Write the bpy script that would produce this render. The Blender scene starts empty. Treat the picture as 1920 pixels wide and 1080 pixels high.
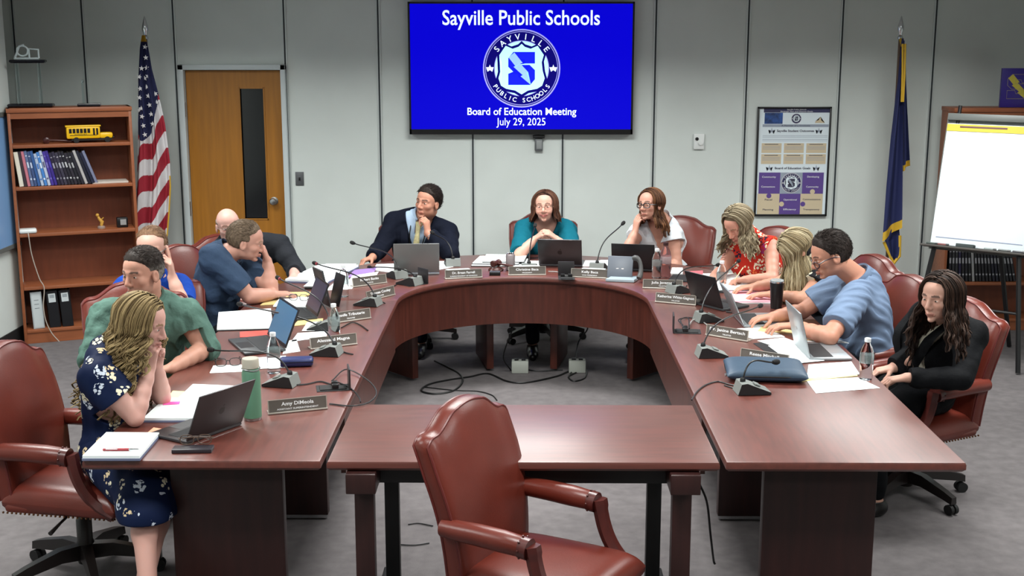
import bpy, bmesh, math, random
import numpy as np
from mathutils import Vector, Matrix, Euler
R = math.radians
SC = bpy.context.scene
COL = SC.collection

# ---------------------------------------------------------------- camera, light, exposure
CAM_H, PITCH, YAW, FPX = 2.33, R(11.3), R(0.47), 2332.0
cam_d = bpy.data.cameras.new('camera'); cam = bpy.data.objects.new('camera', cam_d); COL.objects.link(cam)
cam.location = (0, 0, CAM_H); cam.rotation_euler = (R(90) - PITCH, 0, YAW)
cam_d.sensor_width = 36.0; cam_d.lens = FPX / 1920 * 36.0; cam_d.clip_start = 0.05; cam_d.clip_end = 60
SC.camera = cam
SC.view_settings.view_transform = 'Standard'; SC.view_settings.look = 'None'
SC.view_settings.gamma = 1.0; SC.view_settings.use_curve_mapping = False
SC.view_settings.exposure = 0.05
world = bpy.data.worlds.new('world'); SC.world = world; world.use_nodes = True
world.node_tree.nodes['Background'].inputs[0].default_value = (0.62, 0.74, 0.78, 1)
world.node_tree.nodes['Background'].inputs[1].default_value = 0.25
CEIL = 2.78
# recessed troffers: (x, y, watts)
TROFFERS = [(x, y, {1.2: 14, 3.6: 44, 6.0: 64, 8.4: 64 if x == 0 else 46}[y]) for y in (1.2, 3.6, 6.0, 8.4) for x in (-2.6, 0.0, 2.6)]
for i, (x, y, w) in enumerate(TROFFERS):
    ld = bpy.data.lights.new('troffer_light', 'AREA'); ld.shape = 'RECTANGLE'; ld.size = 1.16; ld.size_y = 0.56
    ld.energy = w; ld.color = (0.985, 1.0, 0.97); ld.spread = R(152)
    lo = bpy.data.objects.new('troffer_light', ld); COL.objects.link(lo); lo.location = (x, y, CEIL - 0.03)

def ray_dir(px, py):
    f = Vector((-math.sin(YAW) * math.cos(PITCH), math.cos(YAW) * math.cos(PITCH), -math.sin(PITCH)))
    r = Vector((math.cos(YAW), math.sin(YAW), 0)); u = r.cross(f)
    return f + r * ((px - 960) / FPX) - u * ((py - 540) / FPX)
def at_z(px, py, z=0.75):
    d = ray_dir(px, py); return d * ((z - CAM_H) / d.z) + Vector((0, 0, CAM_H))
def at_y(px, py, y):
    d = ray_dir(px, py); return d * (y / d.y) + Vector((0, 0, CAM_H))

# ---------------------------------------------------------------- materials
MATS = {}
def srgb(r, g, b):
    f = lambda c: (c / 255) / 12.92 if c / 255 <= 0.04045 else ((c / 255 + 0.055) / 1.055) ** 2.4
    return (f(r), f(g), f(b), 1.0)
def mat(name, col, rough=0.5, metal=0.0, **k):
    """principled material; col in sRGB 0-255; options: var, vscale, stretch, bump, bscale, emit, trans, spec, coat"""
    if name in MATS: return MATS[name]
    m = bpy.data.materials.new(name); m.use_nodes = True; nt = m.node_tree; N = nt.nodes; L = nt.links
    b = N['Principled BSDF']; c = srgb(*col)
    b.inputs['Base Color'].default_value = c; b.inputs['Roughness'].default_value = rough; b.inputs['Metallic'].default_value = metal
    if 'spec' in k: b.inputs['Specular IOR Level'].default_value = k['spec']
    if 'coat' in k: b.inputs['Coat Weight'].default_value = k['coat']; b.inputs['Coat Roughness'].default_value = k.get('coat_rough', 0.15)
    if 'trans' in k: b.inputs['Transmission Weight'].default_value = k['trans']; b.inputs['IOR'].default_value = k.get('ior', 1.45)
    if 'alpha' in k: b.inputs['Alpha'].default_value = k['alpha']
    if 'sheen' in k: b.inputs['Sheen Weight'].default_value = k['sheen']
    if 'sss' in k:
        b.inputs['Subsurface Weight'].default_value = k['sss']; b.inputs['Subsurface Radius'].default_value = (0.012, 0.005, 0.003); b.inputs['Subsurface Scale'].default_value = 0.5
    if 'emit' in k: b.inputs['Emission Color'].default_value = c; b.inputs['Emission Strength'].default_value = k['emit']
    if 'var' in k or 'bump' in k:
        tc = N.new('ShaderNodeTexCoord'); mp = N.new('ShaderNodeMapping'); L.new(tc.outputs['Object'], mp.inputs[0])
        mp.inputs['Scale'].default_value = k.get('stretch', (1, 1, 1))
    if 'var' in k:
        n = N.new('ShaderNodeTexNoise'); n.inputs['Scale'].default_value = k.get('vscale', 8); n.inputs['Detail'].default_value = 6
        L.new(mp.outputs[0], n.inputs['Vector'])
        cr = N.new('ShaderNodeValToRGB'); v = k['var']
        cr.color_ramp.elements[0].position = 0.3; cr.color_ramp.elements[1].position = 0.7
        cr.color_ramp.elements[0].color = tuple(x * (1 - v) for x in c[:3]) + (1,)
        cr.color_ramp.elements[1].color = tuple(min(1, x * (1 + v)) for x in c[:3]) + (1,)
        L.new(n.outputs[0], cr.inputs[0]); L.new(cr.outputs[0], b.inputs['Base Color'])
    if 'bump' in k:
        n2 = N.new('ShaderNodeTexNoise'); n2.inputs['Scale'].default_value = k.get('bscale', 60); n2.inputs['Detail'].default_value = 4
        L.new((mp if k.get('bstretch') else tc).outputs[0 if k.get('bstretch') else 3], n2.inputs['Vector'])
        bp = N.new('ShaderNodeBump'); bp.inputs['Strength'].default_value = k['bump']; bp.inputs['Distance'].default_value = k.get('bdist', 0.01)
        L.new(n2.outputs[0], bp.inputs['Height']); L.new(bp.outputs[0], b.inputs['Normal'])
    MATS[name] = m; return m
def attr_mat(name, rough=0.5, bump=0.0, bscale=80, sss=0.0, bdist=0.003, sheen=0.0, spec=0.5):
    """material that takes its colour from the mesh's own colour attribute"""
    if name in MATS: return MATS[name]
    m = bpy.data.materials.new(name); m.use_nodes = True; nt = m.node_tree; b = nt.nodes['Principled BSDF']
    a = nt.nodes.new('ShaderNodeAttribute'); a.attribute_name = 'tint'; nt.links.new(a.outputs['Color'], b.inputs['Base Color'])
    b.inputs['Roughness'].default_value = rough; b.inputs['Specular IOR Level'].default_value = spec
    if sss: b.inputs['Subsurface Weight'].default_value = sss; b.inputs['Subsurface Radius'].default_value = (0.012, 0.005, 0.003); b.inputs['Subsurface Scale'].default_value = 0.5
    if sheen: b.inputs['Sheen Weight'].default_value = sheen
    if bump:
        tc = nt.nodes.new('ShaderNodeTexCoord'); n = nt.nodes.new('ShaderNodeTexNoise'); n.inputs['Scale'].default_value = bscale
        nt.links.new(tc.outputs['Object'], n.inputs['Vector'])
        bp = nt.nodes.new('ShaderNodeBump'); bp.inputs['Strength'].default_value = bump; bp.inputs['Distance'].default_value = bdist
        nt.links.new(n.outputs[0], bp.inputs['Height']); nt.links.new(bp.outputs[0], b.inputs['Normal'])
    MATS[name] = m; return m

# ---------------------------------------------------------------- mesh building
class MB:
    def __init__(s): s.v = []; s.f = []; s.m = []
    def add(s, vs, fs, mi=0, M=None):
        o = len(s.v)
        s.v += [tuple((M @ Vector(p)) if M is not None else p) for p in vs]
        s.f += [tuple(i + o for i in f) for f in fs]; s.m += [mi] * len(fs); return s
    def box(s, c, d, M=None, bev=0.0, mi=0, rz=0.0, seg=2):
        bm = bmesh.new(); bmesh.ops.create_cube(bm, size=1.0)
        bmesh.ops.scale(bm, vec=d, verts=bm.verts)
        if bev > 0: bmesh.ops.bevel(bm, geom=bm.edges[:], offset=min(bev, min(d) * 0.49), segments=seg, profile=0.5, affect='EDGES')
        if rz: bmesh.ops.rotate(bm, cent=(0, 0, 0), matrix=Matrix.Rotation(rz, 3, 'Z'), verts=bm.verts)
        bmesh.ops.translate(bm, vec=c, verts=bm.verts)
        bm.verts.index_update()
        s.add([v.co[:] for v in bm.verts], [[v.index for v in f.verts] for f in bm.faces], mi, M); bm.free(); return s
    def tube(s, pts, r, n=10, mi=0, M=None, caps=True, flat=1.0):
        pts = [Vector(p) for p in pts]; k = len(pts); rs = [r] * k if isinstance(r, (int, float)) else list(r)
        vs = []; T0 = (pts[1] - pts[0]).normalized(); up = Vector((0, 0, 1)) if abs(T0.z) < 0.9 else Vector((1, 0, 0))
        X = T0.cross(up).normalized()
        for i in range(k):
            T = (pts[min(i + 1, k - 1)] - pts[max(i - 1, 0)]).normalized()
            X = (X - T * X.dot(T)).normalized(); Y = T.cross(X)
            for j in range(n):
                a = 2 * math.pi * j / n; vs.append(pts[i] + X * (math.cos(a) * rs[i]) + Y * (math.sin(a) * rs[i] * flat))
        fs = [(i * n + j, i * n + (j + 1) % n, (i + 1) * n + (j + 1) % n, (i + 1) * n + j) for i in range(k - 1) for j in range(n)]
        if caps: fs += [tuple(range(n - 1, -1, -1)), tuple(range((k - 1) * n, k * n))]
        return s.add(vs, fs, mi, M)
    def lathe(s, prof, c=(0, 0, 0), n=24, mi=0, M=None):
        vs = []; fs = []
        for r, z in prof:
            for j in range(n):
                a = 2 * math.pi * j / n; vs.append((c[0] + r * math.cos(a), c[1] + r * math.sin(a), c[2] + z))
        k = len(prof)
        for i in range(k - 1):
            for j in range(n): fs.append((i * n + j, i * n + (j + 1) % n, (i + 1) * n + (j + 1) % n, (i + 1) * n + j))
        fs += [tuple(range(n - 1, -1, -1)), tuple(range((k - 1) * n, k * n))]
        return s.add(vs, fs, mi, M)
    def prism(s, poly, z0, z1, bev=0.0, mi=0, M=None):
        """vertical prism over a counter-clockwise 2D outline, top and bottom edge chamfered by bev"""
        n = len(poly); P = [Vector((p[0], p[1])) for p in poly]
        area = sum(P[i].x * P[(i + 1) % n].y - P[(i + 1) % n].x * P[i].y for i in range(n))
        if area < 0: P.reverse()
        def inset(d):
            out = []
            for i in range(n):
                e1 = (P[i] - P[i - 1]).normalized(); e2 = (P[(i + 1) % n] - P[i]).normalized()
                n1 = Vector((-e1.y, e1.x)); n2 = Vector((-e2.y, e2.x)); m = n1 + n2
                q = m.dot(n1); out.append(P[i] + m * (d / max(q, 0.3)) if m.length > 1e-6 else P[i] + n1 * d)
            return out
        rings = [(P, z0), (P, z1)] if bev <= 0 else [(inset(bev), z0), (P, z0 + bev), (P, z1 - bev), (inset(bev * 0.3), z1 - bev * 0.3), (inset(bev), z1)]
        vs = [(q.x, q.y, z) for ring, z in rings for q in ring]; k = len(rings)
        fs = [(i * n + j, i * n + (j + 1) % n, (i + 1) * n + (j + 1) % n, (i + 1) * n + j) for i in range(k - 1) for j in range(n)]
        fs += [tuple(range(n - 1, -1, -1)), tuple(range((k - 1) * n, k * n))]
        return s.add(vs, fs, mi, M)
    def grid(s, fn, nu, nv, mi=0, close_u=False, mfn=None):
        """surface fn(u, v) with u, v in 0..1"""
        o = len(s.v); cu = nu if close_u else nu + 1
        for j in range(nv + 1):
            for i in range(cu): s.v.append(tuple(fn(i / nu, j / nv)))
        for j in range(nv):
            for i in range(nu):
                s.f.append((o + j * cu + i, o + j * cu + (i + 1) % cu, o + (j + 1) * cu + (i + 1) % cu, o + (j + 1) * cu + i))
                s.m.append(mfn((i + .5) / nu, (j + .5) / nv) if mfn else mi)
        return s
    def ball(s, c, r, nu=16, nv=10, mi=0, M=None):
        rr = (r, r, r) if isinstance(r, (int, float)) else r; vs = []; fs = []
        for j in range(1, nv):
            t = math.pi * j / nv
            for i in range(nu):
                a = 2 * math.pi * i / nu; vs.append((c[0] + rr[0] * math.sin(t) * math.cos(a), c[1] + rr[1] * math.sin(t) * math.sin(a), c[2] + rr[2] * math.cos(t)))
        top = len(vs); vs += [(c[0], c[1], c[2] + rr[2]), (c[0], c[1], c[2] - rr[2])]
        for j in range(nv - 2):
            for i in range(nu): fs.append((j * nu + i, (j + 1) * nu + i, (j + 1) * nu + (i + 1) % nu, j * nu + (i + 1) % nu))
        for i in range(nu):
            fs.append((top, i, (i + 1) % nu)); b = (nv - 2) * nu; fs.append((top + 1, b + (i + 1) % nu, b + i))
        return s.add(vs, fs, mi, M)
    def mesh(s, name, mats, smooth=True, angle=40):
        me = bpy.data.meshes.new(name); me.from_pydata(s.v, [], s.f)
        for m in (mats if isinstance(mats, (list, tuple)) else [mats]): me.materials.append(m)
        if any(s.m): me.polygons.foreach_set('material_index', s.m)
        me.validate(); me.update()
        if smooth:
            me.polygons.foreach_set('use_smooth', [True] * len(me.polygons))
            if angle < 180: me.set_sharp_from_angle(angle=R(angle))
        return me
    def obj(s, name, mats, parent=None, smooth=True, angle=40):
        o = bpy.data.objects.new(name, s.mesh(name, mats, smooth, angle)); COL.objects.link(o)
        if parent: o.parent = parent
        return o
def tag(o, label=None, cat=None, group=None, kind=None):
    if label: o['label'] = label
    if cat: o['category'] = cat
    if group: o['group'] = group
    if kind: o['kind'] = kind
    return o
def thing(name, label, cat, loc=(0, 0, 0), rz=0.0, group=None):
    o = bpy.data.objects.new(name, None); COL.objects.link(o); o.location = loc; o.rotation_euler = (0, 0, rz); o.empty_display_size = 0.1
    return tag(o, label, cat, group)
def at(o, loc, rz=0.0): o.location = loc; o.rotation_euler = (0, 0, rz); return o
def struct(o): o['kind'] = 'structure'; return o
def copy_tree(o, parent=None):
    c = o.copy(); COL.objects.link(c)
    if parent: c.parent = parent
    for ch in list(o.children): copy_tree(ch, c)
    return c
def bez(p0, p1, p2, p3, n=12):
    p0, p1, p2, p3 = map(Vector, (p0, p1, p2, p3)); out = []
    for i in range(n + 1):
        t = i / n; out.append(p0 * (1 - t) ** 3 + p1 * 3 * t * (1 - t) ** 2 + p2 * 3 * t * t * (1 - t) + p3 * t ** 3)
    return out
def spline(pts, n=6):
    """Catmull-Rom through the points"""
    P = [Vector(p) for p in pts]; P = [P[0] * 2 - P[1]] + P + [P[-1] * 2 - P[-2]]; out = []
    for i in range(1, len(P) - 2):
        a, b, c, d = P[i - 1:i + 3]
        for j in range(n):
            t = j / n; out.append(0.5 * ((2 * b) + (c - a) * t + (2 * a - 5 * b + 4 * c - d) * t * t + (3 * b - a - 3 * c + d) * t ** 3))
    out.append(P[-2]); return out
def text_mesh(body, size, width=None, align='CENTER', bold=0.0, depth=0.0004):
    """vertices and faces of lettering in the XY plane"""
    cu = bpy.data.curves.new('lettering', 'FONT'); cu.body = body; cu.size = size; cu.align_x = align; cu.align_y = 'CENTER'
    cu.offset = bold * size; cu.extrude = depth; cu.resolution_u = 3
    o = bpy.data.objects.new('lettering', cu); COL.objects.link(o)
    me = bpy.data.meshes.new_from_object(o.evaluated_get(bpy.context.evaluated_depsgraph_get()))
    vs = [v.co.copy() for v in me.vertices]; fs = [tuple(p.vertices) for p in me.polygons]
    bpy.data.objects.remove(o); bpy.data.meshes.remove(me); bpy.data.curves.remove(cu)
    if width and vs:
        x0 = min(v.x for v in vs); x1 = max(v.x for v in vs); k = width / (x1 - x0)
        for v in vs: v.x *= k
    return vs, fs
WALL_M = lambda x, y, z: Matrix.Translation((x, y, z)) @ Matrix.Rotation(R(90), 4, 'X')   # XY plane -> upright, facing -Y
# ---------------------------------------------------------------- setting
WY = 10.4; XL, XR, Y0 = -4.36, 4.9, -1.6
m_wall = mat('wall_vinyl', (208, 215, 211), 0.75, var=0.03, vscale=3, bump=0.05, bscale=300, bdist=0.002)
m_seam = mat('dark_seam', (38, 46, 50), 0.6); m_strip = mat('seam_strip', (205, 212, 210), 0.4, 0.3)
m_carpet = mat('carpet', (104, 99, 100), 0.95, var=0.16, vscale=14, bump=0.6, bscale=420, bdist=0.004)
m_white = mat('ceiling_white', (190, 194, 192), 0.9)
m_frame = mat('steel_frame_paint', (196, 205, 206), 0.45)
m_door = mat('oak_veneer', (160, 104, 26), 0.42, var=0.10, vscale=5, stretch=(9, 9, 0.5))
m_black = mat('black_plastic', (14, 14, 16), 0.38); m_blackm = mat('black_matte', (12, 12, 13), 0.7)
m_dglass = mat('dark_glass', (12, 14, 18), 0.12, spec=0.6)
m_chrome = mat('chrome', (215, 218, 220), 0.18, 1.0); m_steel = mat('brushed_steel', (170, 172, 172), 0.32, 1.0)
m_wplastic = mat('white_plastic', (226, 230, 228), 0.4)

struct(MB().box(((XL + XR) / 2, (Y0 + WY) / 2, -0.05), (XR - XL + 1, WY - Y0 + 1, 0.1)).obj('floor', m_carpet))
struct(MB().box(((XL + XR) / 2, (Y0 + WY) / 2, CEIL + 0.08), (XR - XL + 1, WY - Y0 + 1, 0.1)).obj('ceiling', m_white))
# back wall with the door opening left out
DX0, DX1, DZ = at_y(346, 130, WY).x, at_y(527, 130, WY).x, at_y(346, 131, WY).z
FX0, FX1, FZ = at_y(335, 122, WY).x, at_y(536, 122, WY).x, at_y(346, 121, WY).z
w = MB()
w.box(((XL - .2 + FX0) / 2, WY + .06, CEIL / 2), (FX0 - XL + .2, .12, CEIL)); w.box(((FX1 + XR + .2) / 2, WY + .06, CEIL / 2), (XR + .2 - FX1, .12, CEIL))
w.box(((FX0 + FX1) / 2, WY + .06, (FZ + CEIL) / 2), (FX1 - FX0, .12, CEIL - FZ))
struct(w.obj('wall_back', m_wall, smooth=False))
struct(MB().box((XR + .06, (Y0 + WY) / 2, CEIL / 2), (.12, WY - Y0, CEIL)).obj('wall_right', m_wall))
w = MB().box((XL - .06, (9.62 + WY) / 2, CEIL / 2), (.12, WY - 9.62, CEIL)).box((XL + .11, (Y0 + 9.62) / 2, CEIL / 2), (.62, 9.62 - Y0, CEIL))
struct(w.obj('wall_left', m_wall, smooth=False))
struct(MB().box(((XL + XR) / 2, Y0 - .06, CEIL / 2), (XR - XL + .4, .12, CEIL)).obj('wall_front', m_wall))
XP = XL + .42
struct(MB().box((XP + .006, (Y0 + 9.62) / 2, .06), (.012, 9.6 - Y0, .12)).obj('baseboard_left', m_blackm))
b = MB()
for x0, x1 in ((XL, FX0), (FX1, XR)): b.box(((x0 + x1) / 2, WY - .006, .05), (x1 - x0, .012, .1))
struct(b.obj('baseboard_back', m_blackm))
# vertical panel joints of the back wall
for i, px in enumerate((22, 152, 323, 531, 708, 885, 1057, 1231, 1405, 1582, 1757)):
    x = at_y(px, 0, WY).x; z0 = FZ if px in (323,) else 0.1
    s = MB().box((x, WY - .004, (CEIL + .1) / 2), (.013, .008, CEIL - .1), mi=0)
    s.box((x - .012, WY - .005, (CEIL + .1) / 2), (.010, .010, CEIL - .1), mi=1); s.box((x + .012, WY - .005, (CEIL + .1) / 2), (.010, .010, CEIL - .1), mi=1)
    struct(s.obj('trim_%d' % (i + 1), [m_seam, m_strip]))
# door
d = thing('door_1', None, None); d['kind'] = 'structure'
f = MB(); f.box(((FX0 + DX0) / 2, WY + .02, FZ / 2), (DX0 - FX0, .15, FZ), bev=.004); f.box(((FX1 + DX1) / 2, WY + .02, FZ / 2), (FX1 - DX1, .15, FZ), bev=.004)
f.box(((FX0 + FX1) / 2, WY + .02, (FZ + DZ) / 2), (FX1 - FX0, .15, FZ - DZ), bev=.004); f.obj('door_frame', m_frame, d)
GX0, GX1 = at_y(448, 170, WY).x, at_y(494, 170, WY).x; GZ1, GZ0 = at_y(470, 165, WY).z, at_y(480, 411, WY).z
yd = WY + .03; g = .004
l = MB(); l.box(((DX0 + g + GX0) / 2, yd, DZ / 2), (GX0 - DX0 - g, .045, DZ - .01)); l.box(((GX1 + DX1 - g) / 2, yd, DZ / 2), (DX1 - GX1 - g, .045, DZ - .01))
l.box(((GX0 + GX1) / 2, yd, (GZ1 + DZ - .005) / 2), (GX1 - GX0, .045, DZ - GZ1 - .005)); l.box(((GX0 + GX1) / 2, yd, GZ0 / 2), (GX1 - GX0, .045, GZ0))
l.obj('door_leaf', m_door, d, smooth=False)
MB().box(((GX0 + GX1) / 2, yd + .006, (GZ0 + GZ1) / 2), (GX1 - GX0, .01, GZ1 - GZ0)).obj('vision_panel', m_dglass, d)
f = MB()
for x in (GX0, GX1): f.box((x, yd - .024, (GZ0 + GZ1) / 2), (.012, .008, GZ1 - GZ0 + .012))
for z in (GZ0, GZ1): f.box(((GX0 + GX1) / 2, yd - .024, z), (GX1 - GX0, .008, .012))
f.obj('glazing_bead', m_door, d)
k = at_y(514, 377, WY); kb = MB(); KM = Matrix.Translation((k.x, yd - .022, k.z)) @ Matrix.Rotation(R(90), 4, 'X')
kb.lathe([(.034, 0), (.034, .008), (.014, .012), (.012, .03), (.026, .04), (.031, .055), (.024, .07), (.002, .074)], n=24, M=KM); kb.obj('door_knob', m_steel, d)
for py in (205, 390):
    h = at_y(346, py, WY); MB().tube([(DX0 - .002, WY - .045, h.z - .06), (DX0 - .002, WY - .045, h.z + .06)], .009, 8).obj('hinge', m_steel, d)
MB().box(((DX0 + DX1) / 2, WY + .1, DZ / 2), (1.1, .02, DZ)).obj('door_backing', m_blackm, d)
# wall plates
k = at_y(562, 335, WY); p = thing('light_switch', 'grey metal light switch plate beside the wooden door', 'light switch', (k.x, WY, k.z))
MB().box((0, -.004, 0), (.07, .008, .115), bev=.003).obj('cover_plate', mat('switch_plate_grey', (98, 100, 102), .4, .4), p); MB().box((0, -.012, 0), (.012, .014, .026), bev=.002).obj('toggle', m_black, p)
k = at_y(1310, 265, WY); p = thing('thermostat', 'small white wall thermostat between the screen and the framed poster', 'thermostat', (k.x, WY, k.z))
MB().box((0, -.012, 0), (.088, .024, .13), bev=.005).obj('housing', m_wplastic, p)
MB().lathe([(.014, 0), (.014, .006), (.001, .008)], n=18, M=Matrix.Translation((-.018, -.024, .022)) @ Matrix.Rotation(R(90), 4, 'X')).obj('sensor_window', m_black, p)
MB().lathe([(.019, 0), (.018, .012), (.001, .014)], n=18, M=Matrix.Translation((.014, -.024, -.012)) @ Matrix.Rotation(R(90), 4, 'X')).obj('dial', m_wplastic, p)
k = at_y(1010, 271, WY); p = thing('wall_sensor', 'small grey box mounted on the wall just under the screen', 'wall box', (k.x, WY, k.z))
MB().box((0, -.02, 0), (.066, .04, .10), bev=.006).obj('housing', mat('box_grey', (92, 96, 98), .5), p); MB().box((.004, -.041, .002), (.046, .004, .07), bev=.001).obj('grille', mat('grille_grey', (138, 142, 142), .5), p)
MB().box((.0, -.03, .068), (.10, .05, .026), bev=.006).obj('bracket', m_black, p)

# ceiling lights (recessed troffers, one per lamp above)
for i, (x, y, wt) in enumerate(TROFFERS):
    t = thing('ceiling_light', 'recessed rectangular ceiling light troffer', 'ceiling light', (x, y, CEIL), 0, 'ceiling light troffers')
    fr = MB()
    for sx in (-1, 1): fr.box((sx * .60, 0, .0), (.03, .62, .03))
    for sy in (-1, 1): fr.box((0, sy * .30, .0), (1.2, .03, .03))
    fr.obj('frame', m_wplastic, t); MB().box((0, 0, .02), (1.18, .6, .01)).obj('diffuser', mat('lit_diffuser', (235, 245, 245), .6, emit=1.5), t)

# ---------------------------------------------------------------- screen
def em(name, col, e=1.0): return mat(name, col, 0.5, emit=e, spec=0.0)
c = at_y(977, 128.5, WY); tvw = at_y(1187, 128, WY).x - at_y(768, 128, WY).x; tvh = at_y(977, 6, WY).z - at_y(977, 253, WY).z
tv = thing('wall_screen', 'large wall mounted screen showing a blue slide with a round crest', 'screen', (c.x, WY - .075, c.z))
MB().box((0, .03, 0), (tvw, .055, tvh), bev=.004).obj('housing', m_black, tv)
MB().box((0, .065, 0), (.8, .03, .5)).obj('wall_mount', m_blackm, tv)
bz = MB(); t_ = .016; b_ = .042
bz.box((0, 0, tvh / 2 - t_ / 2), (tvw, .012, t_)); bz.box((0, 0, -tvh / 2 + b_ / 2), (tvw, .012, b_))
for sx in (-1, 1): bz.box((sx * (tvw / 2 - t_ / 2), 0, 0), (t_, .012, tvh))
bz.obj('bezel', mat('bezel_black', (16, 16, 18), .3), tv)
sw = tvw - 2 * t_; sh = tvh - t_ - b_; sz = (b_ - t_) / 2
scr = MB().box((0, .001, sz), (sw, .004, sh)).obj('display_panel', em('screen_blue', (6, 2, 205), 1.05), tv)
MATS['screen_blue'].node_tree.nodes['Principled BSDF'].inputs['Base Color'].default_value = (0.005, 0.005, 0.05, 1)
mpp = tvw / 419.0      # metres of screen per pixel of the photograph
def slide(px, py): return ((px - 977) * mpp, (128.5 - py) * mpp)
def put_text(parent, body, px, py, h, wpx, bold, m, name='lettering', y=-.0025):
    x, z = slide(px, py); vs, fs = text_mesh(body, h * mpp, wpx * mpp, bold=bold)
    return MB().add(vs, fs, 0, WALL_M(x, y, z)).obj(name, m, parent, smooth=False)
m_tw = em('slide_white', (222, 238, 250), 1.0); m_navy = em('slide_navy', (14, 10, 100), 1.0); m_pale = em('slide_pale', (186, 246, 250), 1.0)
m_sblue = em('slide_royal', (24, 32, 232), 1.0); m_bolt = em('slide_bolt', (146, 186, 236), 1.0); m_ringl = em('slide_ring', (150, 150, 225), 1.0)
put_text(scr, 'Sayville Public Schools', 977, 37, 38, 291, .012, m_tw)
put_text(scr, 'Board of Education Meeting', 978, 208, 19, 204, .012, m_tw)
put_text(scr, 'July 29, 2025', 978, 227, 20, 92, .0, m_tw)
def ring(r0, r1, y, n=64, cx=0, cz=0):
    vs = []; fs = []
    for i in range(n):
        a = 2 * math.pi * i / n
        vs += [(cx + r0 * math.cos(a), y, cz + r0 * math.sin(a)), (cx + r1 * math.cos(a), y, cz + r1 * math.sin(a))]
    for i in range(n):
        j = (i + 1) % n; fs.append((2 * i, 2 * i + 1, 2 * j + 1, 2 * j))
    return vs, fs
def disk(r, y, n=64, cx=0, cz=0):
    return [(cx + r * math.cos(2 * math.pi * i / n), y, cz + r * math.sin(2 * math.pi * i / n)) for i in range(n)], [tuple(range(n))]
S_POLY = [(-.62, 1), (-1, .62), (-1, .1), (-.6, -.22), (.3, -.22), (.3, -.58), (-.2, -.58), (-.3, -.32), (-1, -.32), (-1, -1), (.65, -1), (1, -.66), (1, -.1), (.6, .22), (-.3, .22), (-.3, .56), (.2, .56), (.3, .3), (1, .3), (1, 1)]
BOLT = [(-.55, .98), (-1, .68), (-.45, .12), (-.62, .1), (.1, -.42), (-.08, -.48), (.72, -1.02), (.36, -.25), (.5, -.22), (-.1, .3), (.08, .34)]
def star_pts(cx, cz, r, y, k=.42, rot=90):
    return [(cx + (r if i % 2 == 0 else r * k) * math.cos(R(rot + 36 * i)), y, cz + (r if i % 2 == 0 else r * k) * math.sin(R(rot + 36 * i))) for i in range(10)]
def shield_outline(s=1.0):
    half = [(0, 1.0), (.12, .88), (.35, .80), (.62, .92), (.86, .55), (.78, .25), (.82, -.1), (.9, -.4), (.8, -.7), (.6, -.83), (.25, -.9), (0, -1.06)]
    pts = half + [(-x, z) for x, z in half[-2:0:-1]]
    P = [Vector((x * s, z * s, 0)) for x, z in pts]; return [(p.x, p.y) for p in P]
def tri_poly(pts, y):   # triangulate a plain outline
    bm = bmesh.new(); vs = [bm.verts.new((p[0], y, p[1])) for p in pts]; bm.faces.new(vs); bmesh.ops.triangulate(bm, faces=bm.faces[:])
    bm.verts.index_update(); out = [v.co[:] for v in bm.verts], [[v.index for v in f.verts] for f in bm.faces]; bm.free(); return out
def arc_text(mb, body, r, a_mid, a_span, h, cx, cz, y, inside=False, mi=0):
    n = len(body)
    for i, chx in enumerate(body):
        if chx == ' ': continue
        t = (i - (n - 1) / 2) / (n - 1) * a_span
        a = R(a_mid) + (R(t) if inside else -R(t))
        vs, fs = text_mesh(chx, h, bold=.01)
        rot = a + math.pi / 2 if inside else a - math.pi / 2
        M = Matrix.Translation((cx + r * math.cos(a), y, cz + r * math.sin(a))) @ Matrix.Rotation(-rot, 4, 'Y') @ Matrix.Rotation(R(90), 4, 'X')
        mb.add(vs, fs, mi, M)
def crest(parent, cx, cz, r, y, mats, text=True):
    """round crest: mats = dark band, rim, pale field, letter, bolt, writing"""
    e = MB(); d = -.0004
    e.add(*disk(r, y, cx=cx, cz=cz), mi=1); e.add(*disk(r * .965, y + d, cx=cx, cz=cz), mi=0); e.add(*ring(r * .925, r * .94, y + 2 * d, cx=cx, cz=cz), mi=1)
    e.add(*disk(r * .71, y + 2 * d, cx=cx, cz=cz), mi=1); e.add(*disk(r * .69, y + 3 * d, cx=cx, cz=cz), mi=2)
    so = [(cx + x * r * .74, cz + z * r * .70) for x, z in shield_outline()]; si = [(cx + x * r * .665, cz + z * r * .625) for x, z in shield_outline()]
    e.add(*tri_poly(so, y + 4 * d), mi=0); e.add(*tri_poly(si, y + 5 * d), mi=2)
    k = r * .345
    e.add(*tri_poly([(cx + x * k, cz + z * k * 1.22) for x, z in S_POLY], y + 6 * d), mi=3)
    e.add(*tri_poly([(cx + x * k * .98 , cz + z * k * 1.2) for x, z in BOLT], y + 7 * d), mi=4)
    for sx in (-1, 1): e.add(*tri_poly([(p[0], p[2]) for p in star_pts(cx + sx * r * .82, cz, r * .1, 0)], y + 4 * d), mi=5)
    if text:
        arc_text(e, 'SAYVILLE', r * .80, 90, 105, r * .21, cx, cz, y + 4 * d, mi=5)
        arc_text(e, 'PUBLIC SCHOOLS', r * .82, 270, 112, r * .16, cx, cz, y + 4 * d, inside=True, mi=5)
    bmx = e.obj('crest', mats, parent, smooth=False); return bmx
x, z = slide(978, 128)
crest(scr, x, z, 72 * mpp, -.0025, [m_navy, m_ringl, m_pale, m_sblue, m_bolt, m_tw])

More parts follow.
